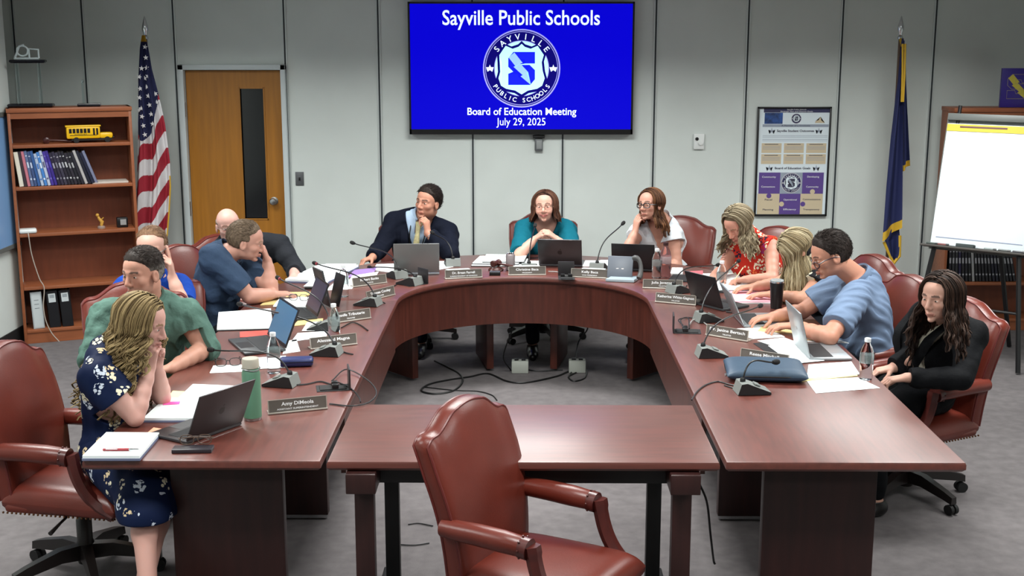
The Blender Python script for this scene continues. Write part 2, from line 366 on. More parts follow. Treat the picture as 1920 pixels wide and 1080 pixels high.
# ---------------------------------------------------------------- framed poster
c = at_y(1485, 303, WY); pw = at_y(1554, 303, WY).x - at_y(1417, 303, WY).x; ph = at_y(1485, 201, WY).z - at_y(1485, 405, WY).z
po = thing('framed_poster', 'tall framed poster with purple and tan puzzle pieces and a round crest', 'poster', (c.x, WY - .024, c.z))
m_pf = mat('poster_frame_black', (18, 18, 20), .35); m_pp = mat('poster_paper', (222, 234, 240), .5)
f = MB()
for sx in (-1, 1): f.box((sx * (pw / 2 - .007), .008, 0), (.014, .028, ph), bev=.002)
for sz_ in (-1, 1): f.box((0, .008, sz_ * (ph / 2 - .007)), (pw, .028, .014), bev=.002)
f.obj('frame', m_pf, po)
sheet = MB().box((0, .012, 0), (pw - .02, .006, ph - .02)).obj('sheet', m_pp, po)
m_pu = mat('poster_purple', (92, 68, 140), .5); m_tan = mat('poster_tan', (206, 190, 160), .5); m_nv = mat('poster_navy', (44, 44, 84), .5); m_pt = mat('poster_ink', (60, 60, 80), .5); m_ph = mat('poster_photo_blue', (36, 70, 130), .5, var=.7, vscale=25)
m_pgr = mat('poster_grey_line', (150, 160, 175), .5); m_whp = mat('poster_white_ink', (225, 225, 230), .5)
def P(x, y): return ((x / 1080 * 240 + 1380 - 1485.5) / 137 * pw, (303 - (180 + y / 1080 * 240)) / 204 * ph)   # from a position read on the poster
pr = MB(); PM = [m_nv, m_ph, m_tan, m_pu, m_pt, m_pgr, m_whp]
def rect(x0, y0, x1, y1, mi, lift=0): a = P(x0, y0); b = P(x1, y1); pr.box(((a[0] + b[0]) / 2, .0088 - lift, (a[1] + b[1]) / 2), (abs(b[0] - a[0]), .0012, abs(a[1] - b[1])), mi=mi)
def ptxt(s, x, y, h, w_, mi, bold=.01): a = P(x, y); vs, fs = text_mesh(s, h / 1080 * 240 / 204 * ph, w_ / 1080 * 240 / 137 * pw, bold=bold); pr.add(vs, fs, mi, WALL_M(a[0], .0074, a[1]))
rect(218, 108, 768, 142, 0); rect(226, 144, 378, 236, 1); rect(212, 240, 766, 262, 5)
for y in (333, 345, 364, 376): rect(215, y, 760, y + 3, 5)
for i in range(3):
    for j in range(2):
        x0 = 210 + i * 188; rect(x0, 398 + j * 92, x0 + 168, 480 + j * 92, 2)
        rect(x0 + 25, 405 + j * 92, x0 + 140, 410 + j * 92, 4, .0006)
        for q in range(3): rect(x0 + 10, 424 + q * 11 + j * 92, x0 + 158, 427 + q * 11 + j * 92, 5, .0006)
rect(198, 644, 378, 824, 3); rect(378, 644, 566, 824, 5); rect(566, 644, 745, 824, 3); rect(192, 824, 378, 1002, 2); rect(378, 824, 556, 1002, 3); rect(556, 824, 745, 1002, 2)
for (x, y, mi) in ((288, 842, 3), (398, 912, 2), (655, 806, 2), (578, 912, 3)):
    a = P(x, y); pr.add(*disk(pw * .034, .0076, 20, a[0], a[1]), mi=mi)
a = P(690, 228); pr.add(*tri_poly([(a[0] + q * pw * .065, a[1] + h_ * pw * .065) for q, h_ in ((-1, 0), (1, 0), (.8, .5), (.3, .5), (.1, 1.3), (-.3, .6), (-.9, .4))], .0076), mi=2)
ptxt('Sayville Student Outcomes', 490, 295, 26, 312, 4, .02); ptxt('Board of Education Goals', 478, 608, 26, 300, 4, .02)
ptxt('Sayville Public Schools', 492, 117, 14, 160, 6); ptxt('Strategic Plan and District Goals', 492, 133, 14, 270, 6); ptxt('A Portrait of a Graduate', 490, 251, 15, 240, 4)
ptxt('Community', 282, 682, 20, 118, 6); ptxt('Connections', 278, 765, 20, 116, 6); ptxt('Developing', 655, 680, 20, 100, 6); ptxt('Community', 652, 765, 20, 105, 6); ptxt('Fiscal', 285, 875, 20, 62, 4)
ptxt('Planning', 284, 960, 20, 90, 4); ptxt('Operational', 470, 875, 20, 112, 6); ptxt('Efficiency', 468, 958, 20, 108, 6); ptxt('Communications', 652, 872, 20, 150, 4); ptxt('Transparency', 652, 958, 20, 140, 4)
for x in (290, 685): 
    for y in (295, 607):
        a = P(x - (8 if y > 500 else 0), y); pr.add(*tri_poly([(p[0], p[2]) for p in star_pts(a[0], a[1], pw * .05, 0, .25)], .0078), mi=5)
pr.obj('printed_design', PM, sheet, smooth=False)
cm = [m_nv, m_whp, m_pp, m_pt, m_pgr, m_whp]
a = P(492, 192); crest(sheet, a[0], a[1], pw * .068, .0075, cm, False); a = P(473, 732); crest(sheet, a[0], a[1], pw * .14, .0075, cm, True)
# ---------------------------------------------------------------- tables
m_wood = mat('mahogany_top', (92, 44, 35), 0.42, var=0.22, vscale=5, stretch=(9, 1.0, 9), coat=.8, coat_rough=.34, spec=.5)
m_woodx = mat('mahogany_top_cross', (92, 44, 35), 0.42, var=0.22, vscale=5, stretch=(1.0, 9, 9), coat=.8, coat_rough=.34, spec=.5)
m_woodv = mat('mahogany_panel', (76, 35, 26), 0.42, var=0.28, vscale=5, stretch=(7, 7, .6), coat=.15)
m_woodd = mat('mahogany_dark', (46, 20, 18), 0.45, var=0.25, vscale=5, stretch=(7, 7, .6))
m_leg = mat('table_metal_black', (10, 10, 12), .5)
CX, CY, RI, RO = 0.005, 7.52, 0.775, 1.69
TT = 0.75; TB = 0.708
def wing(sx, label):
    t = thing('conference_table', label, 'table', (CX + sx * (RI + RO) / 2, 6.0, 0))
    w_ = RO - RI; y0, y1 = 4.53 - 6.0, CY - 6.0 - .001
    MB().prism([(-w_ / 2, y0), (w_ / 2, y0), (w_ / 2, y1), (-w_ / 2, y1)], TB, TT, .012).obj('tabletop', m_wood, t)
    xi = -sx * (w_ / 2 - .03)
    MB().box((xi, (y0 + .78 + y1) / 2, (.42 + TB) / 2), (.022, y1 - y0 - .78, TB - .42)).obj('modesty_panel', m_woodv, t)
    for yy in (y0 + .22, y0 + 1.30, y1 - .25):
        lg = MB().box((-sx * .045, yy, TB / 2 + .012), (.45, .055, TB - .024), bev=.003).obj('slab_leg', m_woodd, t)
        MB().box((-sx * .045, yy, .015), (.44, .045, .016)).obj('metal_foot', m_chrome, lg)
    return t
wing(-1, 'left wing of the u-shaped dark mahogany table, toward the bookcase with the toy bus')
wing(1, 'right wing of the u-shaped dark mahogany table, toward the flip chart')
t = thing('conference_table', 'curved half-round head section of the u-shaped mahogany table under the screen', 'table', (CX, CY, 0))
n = 72; po_ = [(RO * math.cos(math.pi * i / n), RO * math.sin(math.pi * i / n)) for i in range(n + 1)] + [(RI * math.cos(math.pi * i / n), RI * math.sin(math.pi * i / n)) for i in range(n, -1, -1)]
MB().prism(po_, TB, TT, .012).obj('tabletop', m_woodx, t)
pr = RI + .03; po_ = [((pr + .022) * math.cos(math.pi * i / n), (pr + .022) * math.sin(math.pi * i / n)) for i in range(n + 1)] + [(pr * math.cos(math.pi * i / n), pr * math.sin(math.pi * i / n)) for i in range(n, -1, -1)]
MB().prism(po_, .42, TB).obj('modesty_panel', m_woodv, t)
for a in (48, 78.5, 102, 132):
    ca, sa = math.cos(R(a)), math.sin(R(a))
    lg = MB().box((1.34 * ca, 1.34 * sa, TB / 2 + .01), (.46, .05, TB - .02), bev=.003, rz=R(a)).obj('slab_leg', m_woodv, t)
# straight front table closing the U
t = thing('folding_table', 'straight narrow table closing the u, behind the empty red chair in front', 'table', (CX, 4.91, 0))
MB().prism([(-.752, -.38), (.752, -.38), (.752, .385), (-.752, .385)], TB, TT - .002, .012).obj('tabletop', m_woodx, t)
MB().box((0, -.225, .655), (1.16, .04, .085)).obj('cross_rail', m_leg, t)
for sx in (-1, 1):
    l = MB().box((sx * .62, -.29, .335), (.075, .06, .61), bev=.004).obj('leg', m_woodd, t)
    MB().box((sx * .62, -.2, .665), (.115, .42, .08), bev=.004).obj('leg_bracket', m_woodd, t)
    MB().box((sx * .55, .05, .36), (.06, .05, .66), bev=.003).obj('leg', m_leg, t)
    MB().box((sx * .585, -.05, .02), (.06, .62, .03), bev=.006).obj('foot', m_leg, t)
for sx in (-1, 1):
    MB().box((sx * .745, -.14, .675), (.012, .05, .06)).obj('joining_clip', m_leg, t)

# ---------------------------------------------------------------- leather conference chairs (front +X)
m_lea = mat('oxblood_leather', (96, 37, 27), 0.34, var=0.12, vscale=7, bump=.10, bscale=150, bdist=.004, spec=.45)
m_pip = mat('leather_piping', (92, 30, 26), .4)
m_cw = mat('chair_wood', (74, 30, 26), .3, var=.2, vscale=6, stretch=(6, 6, 1))
m_base = mat('chair_base_black', (20, 14, 13), .4); m_nail = mat('brass_nail', (120, 84, 60), .35, .8)
def ztop(u):
    a = abs(u)
    if a < .30: return 1.085 - .012 * (a / .30) ** 2
    if a < .80: t = (a - .30) / .5; return 1.073 - .070 * (3 * t * t - 2 * t ** 3)
    return 1.003 - .030 * ((a - .8) / .2) ** 3
def make_chair(label):
    t = thing('conference_chair', label, 'chair')
    W = lambda v: .232 + .038 * min(1, v * 1.3)
    def P_(u, v, side):
        x = u * W(v); z = .43 + v * (ztop(u) - .43)
        sp = -.215 - .115 * v + .03 * math.sin(math.pi * v)
        th = .030 + .014 * max(0, 1 - abs(u) ** 8) ** .5 * max(0, 1 - max(0, v) ** 12) ** .5 + .012 * (1 - u * u) * math.sin(math.pi * min(1, v))
        return (sp + side * th, x, z)
    b = MB(); b.grid(lambda u, v: P_(math.sin((u - .5) * math.pi), v ** .8, 1), 26, 26); b.grid(lambda u, v: P_(-math.sin((u - .5) * math.pi), v ** .8, -1), 26, 26)
    def edge(w_):
        if w_ < .3: return (-1, w_ / .3)
        if w_ < .7: return (-1 + (w_ - .3) / .2, 1)
        return (1, (1 - w_) / .3)
    def side_(u, v):
        e_ = edge(u); p = P_(e_[0], e_[1], 0); o_ = .006 * math.sin(math.pi * v)
        return (p[0] + (v - .5) * .06, p[1] * (1 + o_ / .27), p[2] + (o_ if .3 <= u <= .7 else 0))
    b.grid(side_, 80, 4)
    bk = b.obj('backrest', m_lea, t, angle=60)
    pts = [P_(-1, v / 14, 0) for v in range(15)] + [P_(-1 + 2 * i / 40, 1, 0) for i in range(1, 40)] + [P_(1, 1 - v / 14, 0) for v in range(15)]
    for s_ in (1, -1): 
        b = MB().tube([(p[0] + s_ * .030, p[1], p[2] - .001) for p in pts], .0055, 6, caps=True).obj('piping', m_pip, bk)
    s = MB()
    def S_(u, v, top):
        ux = math.sin((u - .5) * math.pi); vy = math.sin((v - .5) * math.pi)
        x = .035 + ux * .265; y = vy * (.245 + .03 * (ux + 1) / 2)
        e = max(0, 1 - abs(ux) ** 8) ** .5 * max(0, 1 - abs(vy) ** 8) ** .5
        return (x, y if top else -y, .43 + (.075 * e + .012 * (1 - ux * ux) * (1 - vy * vy) if top else -.05 * e ** .4))
    s.grid(lambda u, v: S_(u, v, True), 24, 24); s.grid(lambda u, v: S_(u, v, False), 24, 24); s.obj('seat', m_lea, t, angle=60)
    MB().box((.03, 0, .405), (.50, .50, .05), bev=.02).obj('seat_rail', m_lea, t)
    nl = MB(); 
    for i in range(26):
        f_ = -.22 + .5 * i / 25
        for sy in (-1, 1): nl.ball((f_, sy * .252, .386), .0055, 6, 4)
    for i in range(24): nl.ball((.282, -.24 + .48 * i / 23, .386), .0055, 6, 4)
    nl.obj('nailhead_trim', m_nail, t)
    for sy in (-1, 1):
        y = sy * .255
        MB().tube([(-.25, y, .668), (-.2, y, .668), (-.1, y, .670), (0, y, .668), (.075, y, .664), (.09, y, .662)], [.034, .038, .041, .042, .038, .030], 16).obj('arm_pad', m_lea, t)
        cl = MB(); cl.tube([(.072, y, .663), (.104, y, .660)], .041, 16)
        for k in range(8): cl.ball((.078, y + .042 * math.cos(k * .785), .663 + .042 * math.sin(k * .785)), .005, 6, 4)
        cl.obj('arm_collar', m_cw, t)
        p_ = bez((.112, y, .676), (.128, y, .60), (.135, y, .475), (.285, y - sy * .012, .405), 18)
        MB().tube(p_, [.033] * 3 + [.029] * 12 + [.033] * 4, 6, flat=.95).obj('arm_post', m_cw, t)
    MB().box((0, 0, .365), (.22, .16, .04), bev=.01).obj('tilt_mechanism', m_base, t)
    MB().tube([(.02, -.08, .36), (.02, -.22, .34), (.02, -.30, .325)], [.006, .006, .010], 8).obj('tilt_lever', m_base, t)
    c_ = MB().lathe([(.034, .06), (.04, .08), (.04, .15), (.034, .17), (.034, .27), (.026, .28), (.026, .36)], n=18).obj('column', m_base, t)
    for k in range(5):
        a = R(18 + 72 * k); ca, sa = math.cos(a), math.sin(a); M = Matrix.Rotation(a, 4, 'Z')
        lg = MB(); vs = []
        for r_, zz, hw, hh in ((.02, .12, .03, .035), (.12, .125, .026, .03), (.27, .095, .021, .022), (.325, .08, .019, .018)):
            vs += [(r_, -hw, zz - hh), (r_, hw, zz - hh), (r_, hw * .8, zz + hh), (r_, -hw * .8, zz + hh)]
        fs = [(4 * i + j, 4 * i + (j + 1) % 4, 4 * i + 4 + (j + 1) % 4, 4 * i + 4 + j) for i in range(3) for j in range(4)] + [(3, 2, 1, 0), (12, 13, 14, 15)]
        lg.add(vs, fs, 0, M); l_ = lg.obj('base_leg', m_base, t)
        cs = MB()
        for s_ in (-1, 1): cs.tube([(.312, s_ * .006, .029), (.312, s_ * .024, .029)], .028, 14, M=M)
        cs.tube([(.312, 0, .03), (.312, 0, .075)], .007, 8, M=M); cs.obj('caster', m_blackm, l_)
    return t
chairs = [
 (0.065, 4.25, -30, .95, 'empty red leather chair in front of the straight table, nearest of all'),
 (-1.93, 5.16, -10, .96, 'red leather chair at far left under the woman in the navy flowered dress'),
 (-1.98, 6.25, -70, .97, 'red leather chair behind the man in the green shirt'),
 (-2.10, 6.98, -75, .90, 'red leather chair behind the man in the bright blue shirt with a raised finger'),
 (-1.95, 7.62, -38, .96, 'red leather chair behind the man in the slate blue polo'),
 (-2.02, 8.70, -55, .86, 'red leather chair of the man in the dark suit by the wooden door'),
 (-0.84, 9.55, -84, .87, 'red leather chair behind the man in the navy suit and yellow tie'),
 (0.17, 9.60, -90, .89, 'red leather chair right under the screen behind the woman in teal'),
 (1.13, 9.34, -110, .90, 'red leather chair behind the woman in the white top'),
 (1.60, 8.50, -134, .95, 'red leather chair behind the woman in the orange flowered top'),
 (1.92, 7.62, -158, .92, 'red leather chair of the woman in the black and yellow flowered top'),
 (1.93, 6.95, -163, .92, 'red leather chair behind the man in the light blue shirt'),
 (2.00, 6.17, -152, .94, 'red leather chair holding the woman in the black suit'),
]
proto = make_chair(chairs[0][4])
for i, (x, y, a, zs, lb) in enumerate(chairs):
    o = proto if i == 0 else copy_tree(proto)
    at(o, (x, y, 0), R(a)); o.scale = (1, 1, zs); o['label'] = lb; o['group'] = 'red leather conference chairs'

# ---------------------------------------------------------------- bookcases
m_sh = mat('cherry_laminate', (146, 84, 52), .42, var=.12, vscale=4, stretch=(1, 8, 8)); m_shb = mat('cherry_back', (126, 66, 40), .5, var=.12, vscale=4, stretch=(6, 6, .8))
def bookcase(label, x, y, rz, wd, ht, shelves, dp=.30):
    """origin at the front left foot, front faces local -Y"""
    t = thing('bookcase', label, 'bookcase', (x, y, 0), rz)
    MB().box((.011, dp / 2, ht / 2), (.022, dp, ht), bev=.002).obj('side_panel', m_sh, t); MB().box((wd - .011, dp / 2, ht / 2), (.022, dp, ht), bev=.002).obj('side_panel', m_sh, t)
    MB().box((wd / 2, dp - .006, ht / 2), (wd - .044, .01, ht - .02)).obj('back_panel', m_shb, t)
    MB().box((wd / 2, dp / 2 - .004, ht - .016), (wd + .01, dp + .012, .032), bev=.003).obj('top_panel', m_sh, t)
    MB().box((wd / 2, .012, ht - .055), (wd - .044, .02, .046)).obj('top_rail', m_sh, t)
    MB().box((wd / 2, .02, .045), (wd - .044, .018, .088)).obj('kick_board', m_sh, t)
    for z in shelves: MB().box((wd / 2, dp / 2 - .006, z - .0125), (wd - .046, dp - .016, .025), bev=.002).obj('shelf', m_sh, t)
    return t
LB = bookcase('tall cherry bookcase at left holding the toy school bus', -3.87, 9.38, R(23), .90, 1.82, (.11, .45, .865, 1.225, 1.545))
RBX, RBY = 3.41, 9.92
RB = bookcase('tall cherry bookcase at right behind the flip chart', RBX, RBY, 0, 1.2, 1.80, (.10, .40, .78, 1.12, 1.45))
def on_lb(x, y, z): return Matrix.Translation((-3.87, 9.38, 0)) @ Matrix.Rotation(R(23), 4, 'Z') @ Vector((x, y, z))
rng = random.Random(5)
def book(name, label, cat, M, w_, h_, d_, col, group=None, band=None):
    """closed book standing with its spine toward local -Y"""
    t = thing(name, label, cat, (0, 0, 0), 0, group); t.matrix_world = M
    k = 'cover_%d_%d_%d' % col
    cv = MB(); cv.box((-w_ / 2 + .0015, d_ / 2, h_ / 2), (.003, d_, h_)); cv.box((w_ / 2 - .0015, d_ / 2, h_ / 2), (.003, d_, h_)); cv.box((0, .0015, h_ / 2), (w_, .003, h_)); cv.obj('cover', mat(k, col, .45), t)
    MB().box((0, d_ / 2 - .002, h_ / 2), (w_ - .006, d_ - .012, h_ - .006)).obj('page_block', mat('book_pages', (206, 202, 190), .8), t)
    if band:
        b = MB()
        for zz, hh in ((.2, .05), (.6, .16), (.86, .03)): b.box((0, -.0005, h_ * zz), (w_ * .55, .001, h_ * hh))
        b.obj('spine_print', mat('print_%d_%d_%d' % band, band, .5), t)
    return t
LBM = Matrix.Translation((-3.87, 9.38, 0)) @ Matrix.Rotation(R(23), 4, 'Z')
cols = [((226, 222, 206), None, 'cream'), ((60, 48, 56), None, 'dark grey'), ((200, 120, 134), None, 'pink'), ((96, 112, 150), (200, 210, 225), 'grey blue'), ((64, 84, 128), (190, 200, 220), 'slate blue'), ((52, 92, 150), None, 'mid blue'),
 ((178, 192, 214), (70, 120, 190), 'pale blue'), ((70, 130, 200), (220, 230, 240), 'sky blue'), ((188, 196, 216), (90, 90, 120), 'silver blue'), ((70, 52, 150), (120, 110, 180), 'violet'), ((58, 40, 132), (70, 60, 170), 'deep purple')]
cols += [((40, 34, 54), (150, 146, 160), 'charcoal'), ((48, 42, 62), (120, 118, 130), 'charcoal'), ((58, 54, 70), (170, 168, 176), 'charcoal'), ((36, 32, 44), (160, 160, 166), 'charcoal'), ((30, 28, 38), (190, 190, 190), 'charcoal'), ((44, 40, 50), (150, 150, 150), 'charcoal'), ((26, 26, 34), (170, 170, 170), 'charcoal'), ((34, 32, 42), None, 'charcoal')]
cols += [((176, 172, 170), None, 'light grey'), ((22, 24, 40), None, 'black'), ((24, 28, 52), None, 'navy'), ((120, 124, 150), None, 'blue grey')]
x = .05; z = 1.227
for i, (cl, bd, nm) in enumerate(cols):
    wd_ = .024 if nm != 'cream' else .034; hh = .262 + rng.uniform(-.012, .012); tilt = R(6 + 13 * i / 22)
    nb = ('leftmost ' if i == 0 else 'rightmost leaning ' if i == len(cols) - 1 else '')
    lb = '%s%s book in the leaning row below the toy bus' % (nb, nm)
    if nm == 'charcoal': lb = 'dark charcoal yearbook in the middle of the leaning row below the toy bus'
    M = LBM @ Matrix.Translation((x + math.sin(tilt) * 0, .03, z)) @ Matrix.Rotation(-tilt, 4, 'Y')
    book('book', lb, 'book', M @ Matrix.Translation((wd_ / 2, 0, 0)), wd_ - .002, hh, .20, cl, 'books leaning on the shelf below the toy bus', bd)
    x += wd_ / math.cos(tilt) * 1.0
M = LBM @ Matrix.Translation((x + .245, .04, 1.226)) @ Matrix.Rotation(R(90), 4, 'Z') @ Matrix.Rotation(R(-90), 4, 'Y')
t = thing('book', 'thin pale book lying flat at the end of the leaning books', 'book', on_lb(.715, .13, 1.2255), R(23)); MB().box((0, 0, .006), (.27, .2, .012), bev=.001).obj('cover', mat('flat_book', (196, 186, 176), .6), t)
# ring binders on the bottom shelf
def binder(label, x, col, lab, tilt):
    t = thing('ring_binder', label, 'binder', (0, 0, 0), 0, 'binders on the bottom shelf'); t.matrix_world = LBM @ Matrix.Translation((x, .03, .113)) @ Matrix.Rotation(-R(tilt), 4, 'Y')
    c = MB(); w_ = .078; c.box((-w_ / 2, .13, .145), (.004, .26, .29)); c.box((w_ / 2, .13, .145), (.004, .26, .29)); c.box((0, .002, .145), (w_, .004, .29)); c.obj('cover', mat('binder_%d' % col[0], col, .4), t)
    MB().box((0, .14, .14), (w_ - .02, .22, .275)).obj('paper_block', mat('book_pages', (206, 202, 190), .8), t)
    p = MB().box((0, -.0008, lab[0]), (.052 if lab[1] < .1 else .066, .0015, lab[1])).obj('spine_label', mat('label_paper', (196, 204, 206), .6), t)
    q = MB(); 
    for k in range(3): q.box((0, -.0018, lab[0] + lab[1] * (.3 - .12 * k)), (.034, .0006, .004))
    q.obj('label_print', mat('label_ink', (90, 100, 110), .6), p)
binder('white ring binder at the left on the bottom shelf of the left bookcase', .115, (178, 186, 190), (.145, .27), 2)
binder('black ring binder with a white spine label, beside the white binder', .235, (16, 17, 22), (.235, .07), 3)
binder('black ring binder with a white spine label, farthest from the white binder', .33, (17, 18, 22), (.235, .07), 3)
# toy school bus
m_ye = mat('bus_yellow', (236, 186, 12), .35)
t = thing('toy_bus', 'yellow toy school bus on the top shelf of the left bookcase', 'toy bus', on_lb(.60, .10, 1.5455), R(23))
b = MB(); b.box((-.06, 0, .078), (.25, .095, .094), bev=.012); b.box((-.06, 0, .128), (.262, .10, .014), bev=.005); b.box((.108, 0, .052), (.10, .08, .045), bev=.014); b.obj('body', m_ye, t)
b = MB()
for i in range(6): b.box((-.155 + i * .027, -.048, .092), (.02, .003, .034))
for i in range(2): b.box((.018 + i * .024, -.048, .085), (.014, .003, .05))
b.box((.066, 0, .094), (.004, .075, .036)); b.obj('window', m_black, t)
b = MB(); b.box((-.06, -.0485, .058), (.2, .002, .004)); vs, fs = text_mesh('SCHOOL BUS', .012, .09); b.add(vs, fs, 0, WALL_M(-.08, -.0486, .066)); b.obj('side_stripe', m_black, t)
for xx in (-.115, .115):
    for s_ in (-1, 1): MB().tube([(xx, s_ * .03, .022), (xx, s_ * .05, .022)], .022, 16).obj('wheel', m_blackm, t)
MB().box((-.0, -.0, .026), (.3, .07, .02)).obj('chassis', m_blackm, t); MB().box((.162, 0, .035), (.012, .085, .014), bev=.003).obj('bumper', m_black, t)
# gavel on the top shelf
m_gv = mat('gavel_walnut', (62, 26, 22), .3)
def gavel(label, loc, rz):
    t = thing('gavel', label, 'gavel', loc, rz)
    MB().lathe([(.018, -.04), (.024, -.036), (.024, -.026), (.019, -.02), (.019, .02), (.024, .026), (.024, .036), (.018, .04)], n=18, M=Matrix.Translation((0, 0, .0242)) @ Matrix.Rotation(R(90), 4, 'X')).obj('head', m_gv, t)
    MB().tube([(.015, 0, .0242), (.06, 0, .022), (.14, 0, .016), (.185, 0, .0115)], [.007, .008, .010, .0105], 12).obj('handle', m_gv, t)
gavel('dark wooden gavel lying on the shelf to the left of the toy bus', on_lb(.27, .10, 1.5455), R(20))
# router with its cord, figurine, small clock
t = thing('wifi_router', 'white wireless router on the edge of the shelf in the left bookcase', 'router', on_lb(.085, .05, .8655), R(23))
MB().box((0, 0, .018), (.13, .1, .034), bev=.014, seg=3).obj('housing', m_wplastic, t)
cp = [on_lb(.085, -.012, .878), on_lb(.088, -.03, .84), on_lb(.10, -.02, .7), on_lb(.14, -.015, .52), on_lb(.17, -.018, .44), on_lb(.155, -.015, .30), on_lb(.165, -.018, .18), on_lb(.20, -.02, .08), on_lb(.25, -.03, .008)]
MB().tube(spline(cp, 6), .004, 6).obj('power_cord', mat('cord_pale', (178, 168, 156), .5), t)
for c_ in t.children:
    if c_.name.startswith('power_cord'): c_.matrix_parent_inverse = t.matrix_basis.inverted()
t = thing('figurine', 'small yellow figurine on the middle shelf of the left bookcase', 'figurine', on_lb(.63, .10, .8655), R(23))
b = MB(); b.tube([(.0, 0, .02), (.008, 0, .05), (-.012, 0, .075), (-.02, 0, .095)], [.012, .016, .012, .008], 10); b.ball((-.024, 0, .105), .014); b.tube([(-.005, 0, .06), (.02, -.01, .085)], .005, 6); b.obj('body', mat('figurine_yellow', (198, 150, 60), .5), t)
MB().lathe([(.03, 0), (.03, .012), (.02, .02)], n=16).obj('base', mat('figurine_base', (150, 130, 120), .5), t)
t = thing('desk_clock', 'small black clock at the right end of the middle shelf in the left bookcase', 'clock', on_lb(.79, .10, .8655), R(23))
MB().box((0, 0, .04), (.085, .06, .08), bev=.008).obj('case', m_black, t); MB().box((.006, -.031, .044), (.045, .003, .045)).obj('dial', mat('clock_face', (150, 150, 150), .4), t)
# acrylic awards on top of the left bookcase
m_acr = mat('clear_acrylic', (226, 238, 240), .05, trans=1.0, ior=1.3); m_ab = mat('award_base_black', (14, 15, 24), .2); m_wl = mat('award_white', (200, 212, 214), .5)
TOPZ = 1.8205
t = thing('award_stand', 'clear acrylic award with white letters on a black base on the left bookcase', 'award', on_lb(.18, .12, TOPZ), R(10))
MB().prism([(-.165, -.05), (.165, -.05), (.165, .05), (-.165, .05)], 0, .03, .012).obj('base', m_ab, t)
MB().prism([(-.13, -.04), (.13, -.04), (.13, .04), (-.13, .04)], .335, .36, .010).obj('upper_base', m_ab, t)
for xx in (-.085, .075): MB().tube([(xx, 0, .03), (xx, 0, .335)], .012, 12).obj('clear_post', m_acr, t)
lt = MB(); w_ = .012
lt.tube([(-.095, 0, .365), (-.055, 0, .46), (-.02, 0, .47)], .008, 6); lt.tube([(-.095, 0, .368), (.08, 0, .368)], .008, 6)
lt.tube([(-.035 + .04 * math.cos(a * .35), 0, .425 + .038 * math.sin(a * .35)) for a in range(19)], .007, 6)
lt.tube([(.012, 0, .368), (.012, 0, .44), (.08, 0, .435), (.08, 0, .37)], .008, 6); lt.obj('white_lettering', m_wl, t)
t = thing('award_stand', 'small black award base with a thin clear upright at the right on the bookcase', 'award', on_lb(.60, .11, TOPZ), R(15))
MB().prism([(-.085, -.04), (.085, -.04), (.085, .04), (-.085, .04)], 0, .024, .006).obj('base', m_ab, t); MB().box((-.04, 0, .105), (.016, .012, .17)).obj('clear_post', m_acr, t); MB().ball((-.038, 0, .195), .012).obj('clear_knob', m_acr, t)
# right bookcase contents
RBM = Matrix.Translation((RBX, RBY, 0))
t = thing('book', 'purple book with a yellow lightning bolt standing on the right bookcase', 'book', (RBX + .51, RBY + .06, 1.80), R(-4))
MB().box((0, .02, .155), (.262, .036, .305), bev=.002).obj('cover', mat('yearbook_purple', (52, 36, 128), .4), t)
MB().box((.004, .02, .155), (.262, .028, .295)).obj('page_block', mat('book_pages', (206, 202, 190), .8), t)
b = MB(); zc = .165
sp = [(x_ * .085, zc + z_ * .095) for x_, z_ in S_POLY]
b.tube([(x_, .0015, z_) for x_, z_ in sp + sp[:1]], .0022, 5); b.obj('letter_outline', mat('gold_outline', (150, 140, 110), .5), t)
MB().add(*tri_poly([(x_ * .085, zc + z_ * .098) for x_, z_ in BOLT], .0005)).obj('lightning_bolt', mat('bolt_yellow', (196, 182, 70), .5), t, smooth=False)
for i, (x_, w_, c_) in enumerate(((.05, .02, (60, 60, 66)), (.075, .02, (120, 120, 124)), (.10, .018, (40, 40, 46)))):
    book('book', ('grey', 'light grey', 'black')[i] + ' book at the left end of the top shelf behind the flip chart', 'book', RBM @ Matrix.Translation((x_, .04, 1.451)), w_, .24, .2, c_, 'books on the top shelf at right')
t = thing('storage_box', 'pale grey box on the top shelf of the right bookcase', 'box', (RBX + .62, RBY + .14, 1.451), 0); MB().box((0, 0, .10), (.36, .2, .20), bev=.003).obj('body', mat('box_pale', (168, 172, 170), .6), t); MB().box((0, 0, .205), (.37, .21, .03), bev=.003).obj('lid', mat('box_pale', (168, 172, 170), .6), t)
for i in range(2): book('book', ('tan book at the left of the second shelf behind the flip chart', 'dark book second on the shelf behind the flip chart')[i], 'book', RBM @ Matrix.Translation((.05 + i * .03, .03, 1.121)), .024, .22, .2, ((150, 120, 70), (50, 40, 40))[i], 'books on the second shelf at right')
x = .05
for i in range(20):
    tilt = R(2 + 12 * i / 20); col = rng.choice([(24, 24, 28), (30, 28, 36), (26, 24, 44), (34, 28, 60), (44, 44, 48)]) if i != 7 else (150, 150, 150)
    M = RBM @ Matrix.Translation((x, .03, .402)) @ Matrix.Rotation(-tilt, 4, 'Y')
    lb = 'dark yearbook in the leaning row below the flip chart' if i != 7 else 'light grey book among the dark yearbooks below the flip chart'
    book('book', lb, 'book', M @ Matrix.Translation((.014, 0, 0)), .025, .285, .21, col, 'yearbooks below the flip chart', (150, 150, 156)); x += .0275 / math.cos(tilt)

